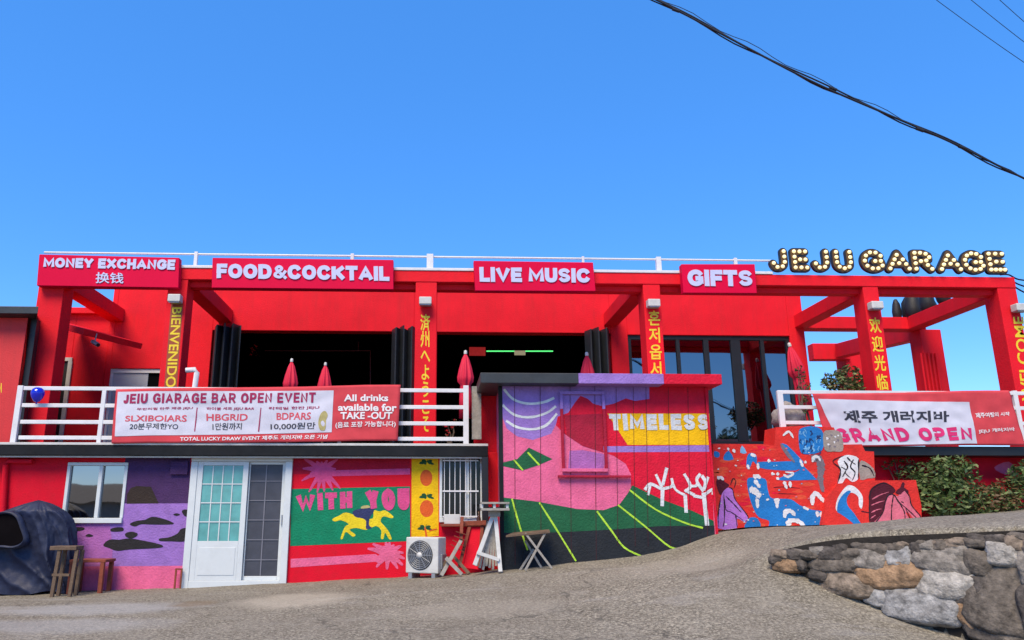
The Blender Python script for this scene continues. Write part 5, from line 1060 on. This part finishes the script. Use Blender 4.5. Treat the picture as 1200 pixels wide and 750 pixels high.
mb = MB(); p = pix(561, 606, 12.7); mb.lathe((p.x, 12.68, zc2), [(.03, 0), (.034, .08), (.022, .13), (.012, .15), (.012, .2), (.001, .2)], mat('brown_glass', (.06, .025, .01), .15, .1, 3, 0), 12); one('bottle', mb, 'brown bottle standing on the red counter', 'bottle')
# folding chair leaning
YC = 12.15
def P3(px, py, Y): return pix(px, py, Y)
def G3(px, Y, py=670): p = pix(px, py, Y); return Vector((p.x, Y, gz(p.x, Y)))
o = thing('folding_chair', G3(530, YC), 'folded grey brown wooden chair leaning beside the air conditioner', 'chair')
t = lambda x, y: (420 + x / 4.41, 520 + y / 4.41)
for (a, b_, Ya, Yb_, m_, wd) in (((428, 682), (530, 500), 12.0, 12.3, WOODG, .055), ((452, 590), (535, 676), 12.05, 11.98, WOODG, .055), ((530, 505), (536, 378), 12.3, 12.4, WOODR, .05), ((490, 580), (572, 672), 12.35, 12.2, WOOD, .05), ((410, 672), (470, 585), 12.3, 12.3, WOOD, .045)):
    mb = MB(); mb.beam(pix(*t(*a), Ya), pix(*t(*b_), Yb_), wd, .035, m_, (0, 1, 0)); mb.build('leg' if b_ != (536, 378) else 'back_post', o, .004)
mb = MB()
for k in range(4): a = pix(*t(478 + k * 9, 520 - k * 22), 12.27); b_ = pix(*t(545 + k * 4, 560 - k * 30), 12.30); mb.beam(a, b_, .012, .04, WOODR, (0, 1, 0))
mb.build('seat', o, .002)
o = thing('leaning_board', G3(556, 12.5), 'red brown wooden frame leaning on the red counter', 'board')
for (a, b_, Ya, Yb_) in (((520, 640), (575, 425), 12.3, 12.5), ((625, 640), (640, 420), 12.35, 12.52)):
    mb = MB(); mb.beam(pix(*t(*a), Ya), pix(*t(*b_), Yb_), .05, .03, WOODR, (0, 1, 0)); mb.build('side_post', o, .004)
mb = MB(); mb.beam(pix(*t(540, 412), 12.48), pix(*t(660, 408), 12.48), .07, .035, WOODR, (0, 1, 0)); mb.build('top_bar', o, .004)
mb = MB(); q_ = [pix(*t(540, 640), 12.36), pix(*t(622, 650), 12.36), pix(*t(636, 430), 12.52), pix(*t(580, 430), 12.52)]; mb.add(q_ + [p + Vector((0, .02, 0)) for p in q_], [(0, 1, 2, 3), (7, 6, 5, 4), (0, 4, 5, 1), (1, 5, 6, 2), (2, 6, 7, 3), (3, 7, 4, 0)], RED2); mb.build('panel', o)
# white A frame stand with boards
o = thing('easel_stand', G3(572, 11.95), 'white wooden easel stand holding two stacked pale boards', 'stand')
for (a, b_, Ya, Yb_, m_) in (((600, 628), (695, 372), 11.85, 12.0, OFFW), ((734, 662), (708, 372), 11.8, 12.0, OFFW)):
    mb = MB(); mb.beam(pix(*t(*a), Ya), pix(*t(*b_), Yb_), .06, .035, m_, (0, 1, 0)); mb.build('leg', o, .004)
mb = MB(); mb.beam(pix(*t(612, 562), 11.84), pix(*t(728, 600), 11.8), .05, .03, OFFW, (0, 1, 0)); mb.build('cross_bar', o, .004)
mb = MB(); mb.beam(pix(*t(672, 352), 11.98), pix(*t(732, 352), 11.98), .09, .14, WOODG); mb.build('head_block', o, .004)
mb = MB()
for k in range(7): a = pix(*t(610 + k * 17, 632 + (k % 3) * 10), 11.98); b_ = pix(*t(672 + k * 6, 400), 12.06); mb.beam(a, b_, .035, .02, WOODG, (0, 1, 0))
mb.build('slat_bundle', o, .003)
mb = MB()
for (y0_, y1_, m_) in ((302, 312, WOODG), (334, 346, WOODG)):
    a = pix(*t(632, (y0_ + y1_) / 2), 11.95); b_ = pix(*t(776, (y0_ + y1_) / 2), 11.95); mb.box(a.x, b_.x, 11.8, 12.12, pix(*t(700, y1_), 11.95).z, pix(*t(700, y0_), 11.95).z, m_)
for xx in (636, 700, 766): a = pix(*t(xx, 323), 11.95); mb.box(a.x - .02, a.x + .02, 11.83, 12.08, pix(*t(700, 333.8), 11.95).z, pix(*t(700, 312.2), 11.95).z, OFFW)
one('board_stack', mb, 'two pale boards stacked with spacers on top of the easel stand', 'boards', bevel=.003)
# folding table against the shed
o = thing('folding_table', G3(622, 11.9), 'light folding table with crossed legs against the painted shed', 'table')
mb = MB(); q_ = [pix(*t(762, 474), 11.75), pix(*t(990, 452), 11.75), pix(*t(985, 442), 12.1), pix(*t(800, 458), 12.1)]; mb.add(q_ + [p - Vector((0, 0, .025)) for p in q_], [(0, 1, 2, 3), (7, 6, 5, 4), (0, 4, 5, 1), (1, 5, 6, 2), (2, 6, 7, 3), (3, 7, 4, 0)], WOOD); mb.build('table_top', o)
for (a, b_, Ya, Yb_) in (((862, 655), (966, 460), 11.75, 11.78), ((1000, 645), (862, 462), 11.74, 11.77), ((830, 660), (905, 545), 12.02, 12.06), ((945, 640), (862, 500), 12.04, 12.08)):
    mb = MB(); mb.beam(pix(*t(*a), Ya), pix(*t(*b_), Yb_), .032, .025, WOODG, (0, 1, 0)); mb.build('leg', o, .003)

# ------------------------------------------------------------------ overhead cables
def cable(pts, Y, r): return [pix(a, b_, Y) for a, b_ in smooth_loop(pts, 8, False)], r
o = thing('cable_bundle', pix(980, 92, 9.5), 'thick sagging bundle of black overhead cables crossing the upper right sky', 'cable')
main = [(560, -110), (680, -42), (765, -2), (860, 48), (950, 94), (1040, 134), (1120, 170), (1200, 209), (1330, 268), (1480, 330)]
for k, (dy, r, amp) in enumerate(((0, .014, .8), (-1.6, .011, 1.4), (1.2, .010, 1.8), (-4.0, .005, 2.2))):
    pts = [(a, b_ + dy * (1 if k < 3 else math.sin((a - 560) / 640 * math.pi) ** 2 * 1.4) + amp * math.sin(a * .021 * (k + 1) + k * 2)) for a, b_ in smooth_loop(main, 6, False)]
    mb = MB(); mb.tube([pix(a, b_, 9.5 + .012 * k) for a, b_ in pts], r, CABLE, 6); mb.build('strand', o)
mb = MB()
for px, py in ((792, 12), (1078, 152), (1128, 173), (976, 104)): p = pix(px, py, 9.5); mb.tube([p + Vector((-.05, 0, .02)), p + Vector((.05, 0, -.02))], .022, CABLE, 6)
mb.build('clamp', o)
for (a, b_, lb) in (((1060, -28), (1300, 138), 'thin dark wire lowest of the three wires in the top right corner'), ((1090, -40), (1300, 122), 'thin dark wire in the middle of three at the top right corner'), ((1120, -48), (1300, 108), 'thin dark wire uppermost in the top right corner')):
    mb = MB(); A, B = pix(*a, 16), pix(*b_, 16); mb.tube([A.lerp(B, k / 10) + Vector((0, 0, -.12 * math.sin(math.pi * k / 10))) for k in range(11)], .008, CABLE, 5); one('overhead_wire', mb, lb, 'wire', 'thin overhead wires')
mb = MB()
for k in range(3): mb.tube([pix(a, b_ + k * 3.5, 14.7 + .05 * k) for a, b_ in smooth_loop([(1172, 322), (1182, 322 + k), (1192, 327 + 2 * k), (1206, 330 + 4 * k), (1240, 342 + 4 * k)], 5, False)], .016, CABLE, 6)
one('sign_cable', mb, 'black cables running off the beam end beside the last marquee letter', 'cable')
